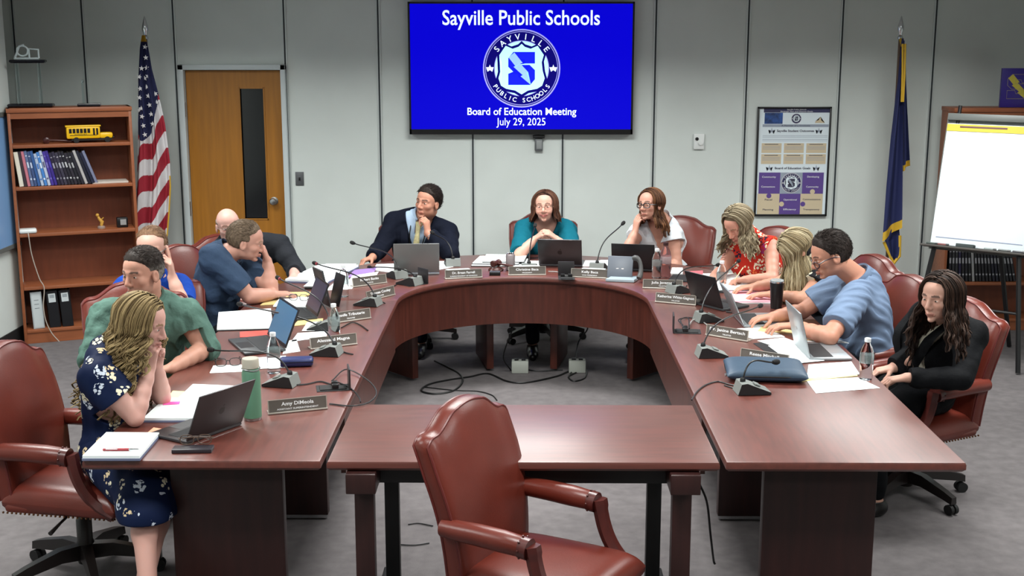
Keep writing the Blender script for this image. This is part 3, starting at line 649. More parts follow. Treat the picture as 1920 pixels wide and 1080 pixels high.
# ---------------------------------------------------------------- flip chart easel
EA = R(-38)
e = thing('flip_chart_easel', 'black flip chart easel with a blank white pad in front of the right bookcase', 'easel', (3.30, 8.93, 0), EA)
m_pad = mat('pad_paper', (236, 246, 250), .7); m_alu = mat('easel_grey', (98, 102, 100), .45)
TB_ = Matrix.Translation((0, 0, .84)) @ Matrix.Rotation(R(-13), 4, 'X')
MB().box((0, .03, .47), (.72, .012, 1.0), M=TB_).obj('backing_board', m_alu, e)
pd = MB().box((0, .012, .455), (.69, .022, .90), M=TB_, bev=.001).obj('paper_pad', m_pad, e)
MB().box((0, .000, .875), (.69, .006, .052), M=TB_).obj('pad_binding', mat('binding_yellow', (214, 190, 60), .5), pd)
MB().box((-.08, -.004, .882), (.34, .003, .012), M=TB_).obj('binding_print', mat('binding_ink', (110, 70, 70), .5), pd)
MB().box((.0, -.0, .06), (.62, .002, .006), M=TB_).obj('pad_line', mat('pad_line', (140, 150, 175), .6), pd)
MB().box((0, .015, .955), (.70, .05, .05), M=TB_, bev=.004).obj('clamp_bar', m_alu, e)
MB().box((0, -.04, -.012), (.78, .10, .016), M=TB_, bev=.003).obj('tray', mat('tray_dark', (70, 66, 62), .5), e)
for sx in (-1, 1):
    MB().tube([(sx * .30, -.02, .85), (sx * .40, -.16, .01)], .018, 8).obj('leg', m_black, e); MB().tube([(sx * .3, .03, .85), (sx * .28, .26, 1.85)], .014, 8).obj('upright', m_black, e)
MB().tube([(0, .18, 1.5), (.1, .62, .01)], .018, 8).obj('leg', m_black, e)
MB().tube([(-.35, -.09, .42), (.35, -.09, .42)], .010, 8).obj('brace', m_black, e)
EM = Matrix.Translation((3.30, 8.93, 0)) @ Matrix.Rotation(EA, 4, 'Z') @ TB_
t = thing('whiteboard_eraser', 'dark felt eraser on the tray of the flip chart', 'eraser'); t.matrix_world = EM @ Matrix.Translation((-.07, -.045, -.004)); MB().box((0, 0, .014), (.13, .05, .026), bev=.004).obj('felt_block', mat('eraser_grey', (58, 66, 66), .8), t)
for i, (xx, cc, nm) in enumerate(((-.32, (60, 70, 66), 'dark grey'), (-.24, (120, 60, 60), 'red'), (.10, (120, 130, 130), 'grey'), (.2, (60, 66, 66), 'black'), (.3, (30, 30, 40), 'navy'))):
    t = thing('marker', nm + ' marker pen lying on the tray of the flip chart', 'marker', group='markers on the flip chart tray'); t.matrix_world = EM @ Matrix.Translation((xx, -.05, .0045))
    MB().tube([(-.035, 0, 0), (.03, 0, 0)], .008, 8).obj('barrel', mat('marker_%d' % i, cc, .4), t); MB().tube([(.03, 0, 0), (.05, 0, 0)], .0085, 8).obj('cap', m_black, t)

# ---------------------------------------------------------------- flags
def flag(name_label, pole_px, y, top_py, L_, R_, cols_, mfn, folds, extra=None, depth=.06, nu=60, nv=140, zb=0.0):
    """cloth hanging beside its pole; L_, R_ = image outline [(py, px)] read at distance y"""
    pz = at_y(pole_px, top_py, y)
    t = thing('flag', name_label, 'flag', (pz.x, y, 0))
    m_pole = mat('flag_pole', (92, 70, 52), .4)
    MB().tube([(0, .05, .03), (0, .05, pz.z)], .013, 10).obj('pole', m_pole, t)
    MB().lathe([(.15, 0), (.15, .015), (.11, .03), (.04, .045), (.03, .1), (.016, .11)], c=(0, .05, 0), n=24).obj('pole_base', mat('flag_base', (90, 80, 60), .4, .7), t)
    f = MB(); f.lathe([(.013, -.05), (.022, -.045), (.022, -.03), (.012, -.02), (.016, .0), (.026, .03), (.022, .06), (.006, .12), (.001, .135)], c=(0, .05, pz.z), n=14); f.obj('finial', m_chrome, t)
    return t, pz
def interp(tab, v):
    for (a, b), (c, d) in zip(tab, tab[1:]):
        if v <= c: return b + (d - b) * max(0, v - a) / (c - a)
    return tab[-1][1]
m_fn = mat('flag_navy', (26, 30, 72), .8); m_fr = mat('flag_red', (150, 28, 46), .8); m_fw = mat('flag_white', (206, 204, 206), .8); m_fg = mat('flag_gold', (198, 158, 40), .7); m_fny = mat('flag_blue', (24, 32, 78), .75)
FY = 10.0
t, pz = flag('American flag with stars and stripes hanging on its pole between bookcase and door', 269, FY, 62, None, None, None, None, None)
Lt = [(66, 266), (90, 262), (150, 258), (200, 257), (230, 256), (260, 256), (330, 254), (430, 252), (470, 256)]
Rt = [(66, 272), (90, 278), (130, 284), (170, 294), (205, 302), (232, 308), (300, 318), (350, 321), (400, 319), (440, 316), (470, 310)]
def us(u, v):
    py = 66 + v * 404; a = interp(Lt, py); b = interp(Rt, py); px = a + (b - a) * u
    p = at_y(px, py, FY - .01)
    q = .035 * min(1, v * 3) * math.sin(u * 14 + v * 3) + .012 * math.sin(u * 31 + 2 * v)
    return (p.x - pz.x, -.01 + q, p.z)
def us_m(u, v):
    py = 66 + v * 404
    if u > .955 and py > 330: return 3
    if py < 78: return 3
    lim = 242 + 22 * math.sin(u * 5 + .5) - 30 * max(0, u - .72) * 6
    if py < lim: return 0
    s = (py - 235 + u * 74 + 10 * math.sin(u * 9)) / 30.0
    return 1 if int(math.floor(s)) % 2 == 0 else 2
b = MB(); b.grid(us, 150, 400, mfn=us_m)
rs = random.Random(3)
for (sx, sy) in ((273, 88), (275, 108), (268, 128), (276, 127), (271, 147), (277, 143), (262, 144), (274, 163), (263, 183), (277, 180), (291, 176), (267, 203), (280, 197), (293, 192), (260, 207), (269, 218), (284, 214), (272, 235), (287, 232), (274, 252), (264, 166)):
    a_, b_2 = interp(Lt, sy), interp(Rt, sy); u_ = (sx - a_) / (b_2 - a_); v_ = (sy - 66) / 404; p = Vector(us(u_, v_))
    pts = star_pts(p.x, p.z, .022, 0, rot=90 + rs.uniform(-20, 20)); vs = []
    for q in pts:
        pp = at_y(979 + (q[0] + pz.x) * 230, 0, FY); vs.append((q[0], p.y - .012, q[2]))
    b.add([(p.x, p.y - .014, p.z)] + vs, [(0, 1 + i, 1 + (i + 1) % 10) for i in range(10)], 2)
b.obj('flag_cloth', [m_fn, m_fr, m_fw, m_fg], t, angle=180)
t, pz = flag('dark blue flag with gold fringe hanging on its pole at right', 1692, FY, 62, None, None, None, None, None)
def lobe(Lx, Rx, y0, y1, yo, seed, fr=True, mi=0):
    b = MB()
    def fn(u, v):
        py = y0 + v * (y1(u) - y0); a = interp(Lx, py); c = interp(Rx, py); p = at_y(a + (c - a) * u, py, FY)
        return (p.x - pz.x, yo + .03 * min(1, 3 * v) * math.sin(u * 7 + seed + v * 2), p.z)
    b.grid(fn, 24, 90, mfn=lambda u, v: 1 if (fr and v > .955) else mi); return b
lobe([(75, 1690), (90, 1688), (300, 1692), (330, 1688)], [(75, 1694), (90, 1698), (200, 1701), (320, 1705)], 72, lambda u: 322 - 12 * u, -.01, 1).obj('flag_cloth', [m_fny, m_fg], t, angle=180)
lobe([(75, 1686), (150, 1680), (260, 1666), (350, 1657), (450, 1649)], [(75, 1692), (150, 1688), (300, 1687), (450, 1685)], 76, lambda u: 450 - 26 * u, -.06, 2).obj('flag_cloth', [m_fny, m_fg], t, angle=180)
lobe([(425, 1660), (450, 1656), (470, 1664), (492, 1672)], [(425, 1684), (450, 1684), (475, 1682), (492, 1676)], 428, lambda u: 490, -.03, 3).obj('flag_cloth', [m_fny, m_fg], t, angle=180)
for pa, pb in (((1654, 452), (1671, 490)), ((1684, 440), (1683, 480)), ((1683, 478), (1672, 492))):
    a, c = at_y(*pa, FY), at_y(*pb, FY); MB().tube([(a.x - pz.x, -.05, a.z), (c.x - pz.x, -.05, c.z)], .012, 6).obj('gold_fringe', m_fg, t)
for xa, xb in ((1686, 1684), (1691, 1687)):
    a, c = at_y(xa, 82, FY), at_y(xb, 190, FY); MB().tube([(a.x - pz.x, -.09, a.z), ((a.x + c.x) / 2 - pz.x, -.10, (a.z + c.z) / 2), (c.x - pz.x, -.09, c.z)], .008, 6).obj('gold_cord', m_fg, t)
MB().tube([(0, .03, pz.z - .05), (-.01, -.06, pz.z - .10), (.01, -.05, pz.z - .12)], .014, 8).obj('gold_tassel', m_fg, t)
# interactive board on the left wall
wb = thing('whiteboard', 'bluish wall board at the extreme left edge', 'board', (XP + .001, 9.0, 0))
z1, z0 = at_y(4, 215, 9.4).z, at_y(8, 462, 9.4).z
MB().box((.012, -.2, (z0 + z1) / 2), (.024, 1.5, z1 - z0)).obj('panel', mat('board_blue', (120, 160, 206), .3), wb)
for z in (z0, z1): MB().box((.016, -.2, z), (.034, 1.52, .03)).obj('frame_rail', m_alu, wb)
# ---------------------------------------------------------------- things on the tables
TZ = TT + .0006
m_paper = mat('paper_white', (232, 238, 238), .75); m_yel = mat('paper_yellow', (226, 214, 150), .75); m_peach = mat('paper_peach', (236, 170, 140), .75); m_pink = mat('paper_pink', (240, 176, 190), .75)
m_manila = mat('manila', (200, 176, 118), .7); m_hot = mat('sticky_pink', (240, 90, 170), .7); m_violet = mat('paper_violet', (140, 110, 170), .7); m_rose = mat('paper_rose', (196, 92, 100), .7)
m_cardb = mat('folder_black', (26, 26, 30), .5); m_ink = mat('print_ink', (120, 124, 130), .8); m_greyb = mat('report_grey_blue', (104, 110, 136), .6)
def sheet(name, label, cat, px, m, th=.0012, z0=0.0, group=None, lines=0, under=None):
    """flat paper thing with corners read on the table top"""
    P = [at_z(x, y, TT) for x, y in px]; c = sum(P, Vector()) / len(P)
    t = thing(name, label, cat, (c.x, c.y, TZ + z0), 0, group); Q = [(p.x - c.x, p.y - c.y) for p in P]
    if under:
        MB().prism([(x * 1.02, y * 1.02) for x, y in Q], 0, th * .45).obj('cover', under, t); MB().prism(Q, th * .45, th).obj('page_block', m, t)
    else: MB().prism(Q, 0, th).obj('sheet' if th < .004 else 'page_block', m, t)
    if lines:
        b = MB(); A, B, C, D = [Vector((q[0], q[1], 0)) for q in Q[:4]]
        for k in range(lines):
            v = .15 + .7 * k / max(1, lines - 1); l = A.lerp(D, v); r_ = B.lerp(C, v); s = l.lerp(r_, .14); e_ = l.lerp(r_, .86 if k % 3 else .6); w_ = (D - A).normalized() * .0016
            b.add([tuple(p + Vector((0, 0, th + .0004))) for p in (s, e_, e_ + w_, s + w_)], [(0, 1, 2, 3)])
        b.obj('printing', m_ink, t, smooth=False)
    return t
sheet('notebook', 'thick white notepad at the front corner of the left wing, red pen on it', 'notebook', [(155, 864), (262, 864), (299, 820), (200, 819)], m_paper, .02, under=m_greyb)
sheet('report', 'bound white report with a pink sticky note by the elbow of the woman in navy', 'report', [(268, 792), (372, 792), (402, 757), (312, 752)], m_paper, .018, under=m_greyb)
sheet('paper_stack', 'white paper stack on the left wing, just left of the green flask', 'papers', [(332, 752), (441, 754), (458, 728), (362, 724)], m_paper, .010, under=m_greyb)
a = at_z(318, 762); t = thing('sticky_note', 'hot pink sticky note on the white report beside the navy dress', 'sticky note', (at_z(322, 764).x, at_z(322, 764).y, TZ + .0185), R(10)); MB().box((0, 0, .0006), (.07, .045, .001)).obj('note_sheet', m_hot, t)
sheet('note_pad', 'small yellow note by the elbow of the woman in navy', 'note', [(312, 751), (336, 751), (346, 735), (324, 734)], m_yel, .003)
sheet('note', 'peach note between the notepad and the dark grey laptop', 'note', [(270, 817), (302, 818), (312, 806), (288, 802)], m_peach)
sheet('note', 'peach note at the top left of the dark grey laptop keyboard', 'note', [(350, 795), (376, 796), (380, 783), (360, 780)], m_peach, z0=.0001)
sheet('paper', 'white sheet under the spectacles left of the green flask', 'paper', [(393, 700), (462, 697), (464, 684), (400, 686)], m_paper)
sheet('paper', 'white sheet in front of the dark open laptop on the left wing', 'paper', [(462, 694), (535, 690), (536, 668), (474, 672)], m_paper, z0=.0015)
sheet('paper', 'white sheet behind the bottle beside the open laptop screen on the left wing', 'paper', [(530, 664), (563, 659), (556, 637), (540, 639)], m_paper)
sheet('paper_pad', 'large white pad on the left wing in front of the man in green', 'papers', [(407, 621), (512, 618), (508, 582), (410, 589)], m_paper, .012, under=m_cardb, lines=0)
sheet('pencil_case', 'flat red folder beside the white pad on the left wing', 'folder', [(450, 637), (505, 636), (502, 624), (450, 627)], mat('red_case', (196, 70, 60), .5), .014)
sheet('paper', 'white sheet beyond the open laptop with the blue screen on the left wing', 'paper', [(546, 641), (612, 632), (614, 621), (558, 625)], m_paper, lines=6)
sheet('envelope', 'manila envelope beside the second microphone on the left wing', 'envelope', [(550, 612), (604, 606), (606, 598), (560, 600)], m_manila, .003)
sheet('paper', 'white sheet lying on the manila envelope on the left wing', 'paper', [(566, 622), (590, 622), (604, 604), (576, 606)], m_paper, z0=.0035)
sheet('folder', 'tan folder under the elbow of the man in the slate polo', 'folder', [(488, 573), (540, 571), (592, 548), (518, 549)], m_manila, .004)
sheet('paper', 'white sheet under the folded spectacles by the slate polo', 'paper', [(512, 577), (577, 578), (583, 560), (526, 560)], m_paper, .006, z0=.0045, lines=6)
sheet('paper_stack', 'big white heap of papers in front of the man in the dark suit', 'papers', [(535, 530), (612, 533), (672, 503), (600, 502)], m_paper, .024, under=m_greyb)
sheet('paper', 'loose sheet on top of the big paper heap by the dark suit', 'paper', [(560, 524), (640, 524), (668, 502), (612, 502)], m_paper, .004, z0=.0245)
sheet('paper', 'white sheet under the bottle nearest the big paper heap', 'paper', [(610, 545), (660, 542), (672, 524), (632, 526)], m_paper, .002)
sheet('paper', 'white sheet lying on a black phone by the black laptop', 'paper', [(569, 541), (612, 541), (616, 530), (582, 530)], m_paper, .002, z0=.0125)
sheet('phone', 'black phone under the small white sheet by the black laptop', 'phone', [(571, 543), (605, 543), (610, 533), (576, 533)], m_black, .012)
sheet('paper', 'violet sheet by the right hand of the man in the navy suit', 'paper', [(652, 521), (700, 514), (706, 503), (664, 507)], m_violet, .004)
sheet('paper', 'white sheet half covering the violet sheet', 'paper', [(655, 527), (706, 518), (710, 511), (660, 519)], m_paper, .002, z0=.0045)
sheet('paper', 'white sheet to the left of the silver laptop', 'paper', [(700, 507), (742, 513), (744, 495), (706, 496)], m_paper, .003)
sheet('paper', 'printed sheet to the right of the silver laptop', 'paper', [(824, 506), (853, 500), (838, 490), (820, 490)], m_paper, .002, lines=5)
for i, (px_, nm) in enumerate(([(884, 497), (956, 499), (966, 487), (898, 485)], 'lowest'), ([(884, 494), (956, 496), (960, 486), (900, 484)], 'middle'), ([(902, 494), (962, 494), (966, 485), (908, 484)], 'topmost')) if False else enumerate((([(884, 500), (985, 501), (990, 488), (898, 487)], 'lowest'), ([(886, 499), (972, 500), (984, 487), (900, 486)], 'middle'), ([(905, 499), (982, 499), (988, 487), (912, 486)], 'topmost'))):
    sheet('folder', nm + ' white folder of the stack left of the drinks can', 'folder', px_, m_paper, .012, z0=.0125 * i, under=m_cardb)
sheet('paper', 'white sheets by the elbow of the woman in teal, right of the can', 'papers', [(964, 500), (1010, 500), (1014, 490), (972, 490)], m_paper, .004, lines=5)
sheet('paper', 'white sheet right behind the dark laptop of the woman in teal', 'paper', [(1092, 500), (1120, 500), (1124, 489), (1098, 489)], m_paper, .003)
sheet('paper', 'white sheet left of the desk phone by the woman in white', 'paper', [(1112, 501), (1150, 502), (1150, 489), (1126, 489)], m_paper, .006)
sheet('note_pad', 'small white pad right of the bottle with the dark cap', 'note', [(1257, 516), (1280, 516), (1280, 505), (1260, 505)], m_paper, .012)
sheet('folder', 'black folder behind the name plate near the two bottles', 'folder', [(1252, 527), (1298, 530), (1296, 517), (1262, 516)], m_cardb, .006)
sheet('paper', 'rose coloured sheet left of the woman in the orange top', 'paper', [(1290, 518), (1318, 519), (1318, 508), (1294, 509)], m_rose, .002)
sheet('paper', 'white sheet under the writing hand of the woman in orange', 'paper', [(1314, 530), (1392, 532), (1384, 513), (1318, 514)], m_paper, .004, lines=6)
sheet('folder', 'black folder under the bottle in front of the woman in orange', 'folder', [(1328, 549), (1420, 552), (1412, 536), (1332, 533)], m_cardb, .006)
sheet('paper', 'white sheet lying on the black folder in front of the blonde woman', 'paper', [(1330, 547), (1410, 546), (1402, 534), (1334, 533)], m_paper, .003, z0=.0065)
sheet('notebook', 'pink topped notebook behind the black tumbler', 'notebook', [(1376, 569), (1450, 569), (1450, 550), (1366, 549)], m_pink, .012, under=m_paper)
sheet('paper', 'white sheet behind the name plate in front of the man in light blue', 'paper', [(1352, 619), (1412, 636), (1472, 632), (1432, 613)], m_paper, .0015, lines=7)
sheet('paper', 'printed sheet left of the open silver laptop on the right wing', 'paper', [(1420, 640), (1452, 651), (1500, 645), (1470, 634)], m_paper, .0015, z0=.002, lines=5)
sheet('paper', 'sheet lying under the hinge of the silver laptop on the right wing', 'paper', [(1440, 650), (1486, 684), (1546, 678), (1490, 646)], m_paper, .0015, z0=.0037, lines=8)
sheet('paper', 'sheet with a pencil beyond the silver laptop on the right wing', 'paper', [(1512, 641), (1592, 644), (1552, 629), (1512, 631)], m_paper, .0015)
sheet('desk_mat', 'thin dark mat left of the sheets on the right wing', 'mat', [(1412, 644), (1470, 684), (1486, 683), (1432, 642)], m_cardb, .0012)
sheet('folder', 'manila folder under the wrists of the man typing', 'folder', [(1420, 622), (1486, 626), (1490, 611), (1432, 609)], m_manila, .003)
sheet('legal_pad', 'pale yellow pad peeking out beyond the blue case', 'note', [(1504, 716), (1608, 706), (1604, 700), (1508, 706)], m_yel, .004)
sheet('paper', 'white sheet on the yellow pad beside the water bottle on the right wing', 'paper', [(1512, 712), (1612, 704), (1596, 680), (1516, 686)], m_paper, .0015, z0=.0045)
sheet('paper', 'front sheet at the edge of the right wing, before the woman in black', 'paper', [(1512, 714), (1530, 738), (1650, 728), (1608, 708)], m_paper, .001, z0=.0003)
t = thing('pencil', 'wooden pencil on the sheet beyond the silver laptop', 'pencil', tuple(at_z(1540, 640, TT)[:2]) + (TZ + .0056,), R(-8)); MB().tube([(-.08, 0, 0), (.07, 0, 0)], .0036, 6).obj('shaft', mat('pencil_wood', (190, 150, 110), .5), t); MB().tube([(.07, 0, 0), (.086, 0, 0)], [.0036, .0008], 6).obj('tip', m_black, t)
p = at_z(225, 846, TT + .02); t = thing('pen', 'red and silver pen lying on the white notepad', 'pen', (p.x, p.y, TZ + .0265), R(2)); MB().tube([(-.065, 0, 0), (.035, 0, 0)], [.0052, .0058], 10).obj('barrel', mat('pen_red', (150, 40, 50), .3), t); MB().tube([(.035, 0, 0), (.068, 0, 0), (.075, 0, 0)], [.005, .003, .001], 10).obj('tip', m_chrome, t); MB().box((-.03, -.005, .004), (.045, .003, .003)).obj('clip', m_chrome, t)
p = at_z(1380, 588, TT); t = thing('pen', 'dark pen lying left of the man typing', 'pen', (p.x, p.y, TZ + .0055), R(-25)); MB().tube([(-.06, 0, 0), (.05, 0, 0)], .005, 8).obj('barrel', m_black, t); MB().tube([(.05, 0, 0), (.068, 0, 0)], [.004, .001], 8).obj('tip', m_chrome, t)

# ---- laptops: hinge corners read on the table, screen opened away from the user
m_spg = mat('laptop_space_grey', (74, 72, 74), .35, .6); m_sil = mat('laptop_silver', (164, 170, 174), .32, .6); m_lblk = mat('laptop_black', (24, 24, 27), .4); m_key = mat('laptop_keys', (26, 27, 30), .6); m_lgrey = mat('laptop_dark_grey', (60, 62, 64), .4, .3)
m_sblu = mat('lit_screen_blue', (62, 96, 122), .25, emit=.35); m_sdk = mat('lit_screen_navy', (32, 42, 62), .3, emit=.3); m_scr = mat('lit_screen_white', (150, 160, 170), .3, emit=.5)
def laptop(label, a, b, lean, body, lid, screen, wd=None, ht=.215, user=1, mark=None):
    A, B = at_z(*a, TT), at_z(*b, TT); c = (A + B) / 2; d = (B - A); w_ = wd or d.length; ang = math.atan2(d.y, d.x)
    t = thing('laptop', label, 'laptop', (c.x, c.y, TZ), ang)      # local X along the hinge; user on the local +Y (user=1) or -Y side
    bs = MB().box((0, user * .107, .008), (w_, .215, .014), bev=.004).obj('base', body, t)
    MB().box((0, user * .075, .0155), (w_ * .86, .10, .0015)).obj('keyboard', m_key, bs); MB().box((0, user * .17, .0152), (w_ * .36, .07, .0008)).obj('trackpad', lid, bs)
    M = Matrix.Translation((0, 0, .016)) @ Matrix.Rotation(user * R(lean), 4, 'X')
    l = MB().box((0, 0, ht / 2), (w_, .007, ht), M=M, bev=.003).obj('lid', lid, t)
    MB().box((0, user * .0038, ht / 2), (w_ * .985, .0012, ht * .97), M=M).obj('screen_bezel', m_black, l)
    MB().box((0, user * .0046, ht / 2 + .004), (w_ * .94, .0012, ht * .86), M=M).obj('screen', screen, l)
    if mark == 'apple':
        q = MB(); r_ = .017
        pts = [(math.cos(R(k * 15)) * r_ * (.92 if 250 < k * 15 < 290 else 1), math.sin(R(k * 15)) * r_ * (1.12 if k * 15 > 180 else 1)) for k in range(24)]
        pts = [(x, y * .98 - (.004 if abs(x) < .003 and y > 0 else 0)) if not (x > .6 * r_ and abs(y - .002) < .5 * r_) else (x * .72, y) for x, y in pts]
        vs, fs = tri_poly([(x, ht / 2 + z_) for x, z_ in pts], -user * .0041); q.add(vs, fs, 0, M)
        vs, fs = tri_poly([(.002 + math.cos(R(k * 45)) * .003 + .004 * (k in (0, 1)), ht / 2 + .024 + math.sin(R(k * 45)) * .005) for k in range(8)], -user * .0041); q.add(vs, fs, 0, M)
        q.obj('lid_emblem', m_black, l, smooth=False)
    elif mark:
        vs, fs = text_mesh(mark, .03, .05, bold=.01); MB().add(vs, fs, 0, M @ Matrix.Translation((0, -user * .0042, ht / 2)) @ Matrix.Rotation(R(90), 4, 'X') @ (Matrix.Rotation(0, 4, 'Z') if user > 0 else Matrix.Rotation(math.pi, 4, 'Y'))).obj('lid_emblem', m_chrome, l, smooth=False)
    return t
laptop('dark grey laptop seen from behind at the front of the left wing', (358, 832), (446, 800), 24, m_spg, m_spg, m_scr, .31, user=1, mark='apple')
laptop('open laptop with a plain blue screen, in front of the man in green', (501, 632), (537, 660), 22, m_lgrey, m_lblk, m_sblu, .35, user=-1)
laptop('black laptop with a dark screen in front of the man in the slate polo', (574, 581), (595, 599), 22, m_lgrey, m_lblk, m_sdk, .29, .20, user=-1)
laptop('silver laptop seen from behind in front of the navy suit', (739, 516), (824, 515), 14, m_sil, mat('laptop_mid_grey', (126, 127, 127), .4, .4), m_scr, .31, user=1)
laptop('dark laptop seen from behind in front of the woman in teal', (1010, 499), (1092, 501), 26, m_spg, m_spg, m_scr, .31, user=1, mark='apple')
laptop('black laptop seen from behind in front of the woman in white', (1152, 507), (1223, 510), 16, m_lblk, m_lblk, m_scr, .30, .19, user=1)
laptop('black laptop with a grey keyboard in front of the woman in orange', (1300, 570), (1354, 584), 20, m_lgrey, m_lblk, m_scr, .27, .21, user=1)
laptop('laptop seen edge on under the hands of the man in light blue', (1372, 590), (1396, 616), 24, m_sil, m_sil, m_scr, .32, .20, user=1)
laptop('open silver laptop seen from the side on the right wing by the water bottle', (1489, 647), (1519, 678), 14, m_sil, m_sil, m_scr, .33, .235, user=1, mark='////')
# tablet with a folding cover behind the black laptop on the left wing
p = at_z(612, 573, TT); t = thing('tablet', 'dark tablet standing in a folded cover behind the black laptop', 'tablet', (p.x, p.y, TZ), R(-60)); MB().box((0, 0, .12), (.16, .012, .23), M=Matrix.Rotation(R(12), 4, 'X'), bev=.003).obj('body', m_lgrey, t); MB().box((0, .05, .10), (.15, .006, .21), M=Matrix.Rotation(R(-14), 4, 'X') , bev=.002).obj('cover_flap', m_lblk, t)

# ---- gooseneck microphones
m_mic = mat('mic_base_grey', (112, 116, 113), .5); m_micd = mat('mic_front_dark', (22, 22, 24), .6); m_foam = mat('mic_foam', (16, 15, 16), .95); m_red = mat('mic_red_ring', (150, 60, 70), .5)
def mic(label, base, rz, head, hy, sag=.0, ringm=None, neckc=None):
    B = at_z(*base, TT); H = at_y(*head, hy)
    t = thing('gooseneck_microphone', label, 'microphone', (B.x, B.y, TZ), R(rz), 'gooseneck microphones')
    b = MB(); pf = [(.075, .002), (.075, .012), (-.035, .055), (-.062, .052), (-.078, .002)]; w_ = .052
    vs = [(x, -w_, z) for x, z in pf] + [(x, w_, z) for x, z in pf]; n_ = len(pf)
    b.add(vs, [(i, i + n_, (i + 1) % n_ + n_, (i + 1) % n_) for i in range(n_)]); b.add(vs, [tuple(range(n_)), tuple(range(2 * n_ - 1, n_ - 1, -1))], 1)
    bo = b.obj('base', [m_mic, m_micd], t, angle=25); MB().box((.02, 0, .038), (.026, .05, .006), M=Matrix.Rotation(R(21), 4, 'Y') @ Matrix.Translation((-.016, 0, .006)), bev=.001).obj('talk_button', m_mic, bo)
    M = (Matrix.Translation(B + Vector((0, 0, .0006))) @ Matrix.Rotation(R(rz), 4, 'Z')).inverted(); h = M @ H; s = Vector((-.045, .0, .052)); up = max(.14, h.z * .55)
    p_ = bez(s, s + Vector((0, 0, up)) * (1 - sag) + (h - s) * .12, h - (h - s) * .42 + Vector((0, 0, .03)), h, 22); d = (p_[-1] - p_[-2]).normalized()
    MB().tube(p_, .0042, 8).obj('gooseneck', neckc or m_black, t); MB().lathe([(.013, -.004), (.013, .012), (.008, .02)], c=s, n=12).obj('neck_collar', m_black, t)
    e = h + d * .03
    MB().tube([h - d * .012, h + d * .004, h + d * .02, e, h + d * .036], [.008, .013, .0135, .011, .004], 10).obj('foam_tip', m_foam, t)
    if ringm: MB().tube([h - d * .016, h - d * .006], .0095, 10).obj('mic_ring', m_red, t)
    return t
mic('microphone nearest the camera on the left wing, between green flask and pop-up socket', (527, 722), 168, (398, 656), 5.95)
mic('microphone beside the name plate on the left wing, neck crossing the blue laptop screen', (612, 665), 172, (452, 571), 6.75)
mic('microphone behind the second bottle on the left wing, neck reaching to the slate polo', (604, 618), 175, (523, 522), 7.2, ringm=1)
mic('red ringed microphone beside the bottle below the big paper heap', (690, 572), 165, (592, 494), 7.9, ringm=1)
mic('microphone left of the silver laptop with its tip beside the navy sleeve', (742, 520), 130, (663, 456), 8.55)
mic('low microphone whose tip lies by the right hand of the navy suit', (768, 533), 150, (694, 501), 8.62, .6)
mic('microphone right of the silver laptop pointing at the chin of the navy suit', (848, 497), 100, (812, 437), 8.95)
mic('upright microphone in front of the clasped hands of the woman in teal', (993, 506), 85, (1003, 424), 8.85)
mic('microphone between the dark laptop and the desk phone, leaning right', (1122, 505), 75, (1167, 420), 8.85)
mic('microphone behind the black laptop in front of the woman in orange', (1274, 548), 30, (1345, 497), 8.15)
mic('microphone with its tip below the orange top, base left of the pop-up socket lid', (1328, 602), 15, (1384, 490), 7.75)
mic('microphone before the man typing, its neck crossing a name plate', (1334, 668), 5, (1424, 574), 6.75)
mic('microphone nearest the camera on the right wing, in front of the blue case', (1410, 736), 5, (1452, 679), 5.62)

# ---- name plates
m_np = mat('plate_bronze', (98, 92, 86), .4, .2); m_nph = mat('plate_holder', (196, 188, 178), .3, .6); m_npt = mat('plate_lettering', (236, 238, 240), .5)
def nameplate(label, a, b, l1, l2, back=None, gold=False, w1=.6):
    A, B = at_z(*a, TT), at_z(*b, TT); c = (A + B) / 2; d = B - A; w_ = .25; ang = math.atan2(d.y, d.x)
    t = thing('name_plate', label, 'name plate', (c.x, c.y, TZ), ang, 'name plates')
    M = Matrix.Rotation(R(-10), 4, 'X'); hh = .055
    MB().box((0, .0, hh / 2 + .005), (w_, .003, hh), M=M).obj('plate', m_np, t)
    h = MB(); h.box((0, .0, .004), (w_ + .008, .016, .007), M=M, bev=.001); h.box((0, 0, hh + .005), (w_ + .006, .007, .003), M=M)
    for sx in (-1, 1): h.box((sx * (w_ / 2 + .001), 0, hh / 2 + .004), (.004, .007, hh), M=M)
    h.box((0, .03, .002), (w_, .06, .003)); h.obj('holder', m_nph, t)
    if back: MB().box((back[0], .045, .034), (back[1], .05, .055), M=Matrix.Rotation(R(-4), 4, 'X'), bev=.002).obj('card_block', mat('card_pale', (196, 208, 208), .6), t)
    q = MB(); vs, fs = text_mesh(l1, .022, w_ * w1, bold=.015); q.add(vs, fs, 0, M @ Matrix.Translation((0, -.0018, .040)) @ Matrix.Rotation(R(90), 4, 'X'))
    vs, fs = text_mesh(l2, .010, min(w_ * .9, .0075 * len(l2)), bold=.01); q.add(vs, fs, 0, M @ Matrix.Translation((0, -.0018, .018)) @ Matrix.Rotation(R(90), 4, 'X')); q.obj('lettering', m_npt, t, smooth=False)
nameplate('name plate nearest the camera on the left wing, in front of the green flask', (504, 778), (613, 767), 'Amy DiMeola', 'ASSISTANT SUPERINTENDENT', w1=.56)
nameplate('second name plate from the camera on the left wing', (584, 656), (668, 646), 'Alessand Magna', 'TRUSTEE', w1=.72)
nameplate('name plate right of the second bottle on the left wing', (620, 608), (696, 597), 'Jennife Tributarie', 'TRUSTEE', w1=.74)
nameplate('name plate beside the red ringed microphone on the left wing', (688, 566), (741, 553), 'Thomas Cooley', 'TRUSTEE', w1=.74)
nameplate('name plate below the violet sheet, farthest back on the left wing', (664, 539), (723, 531), 'Robert Banks', 'TRUSTEE', w1=.55)
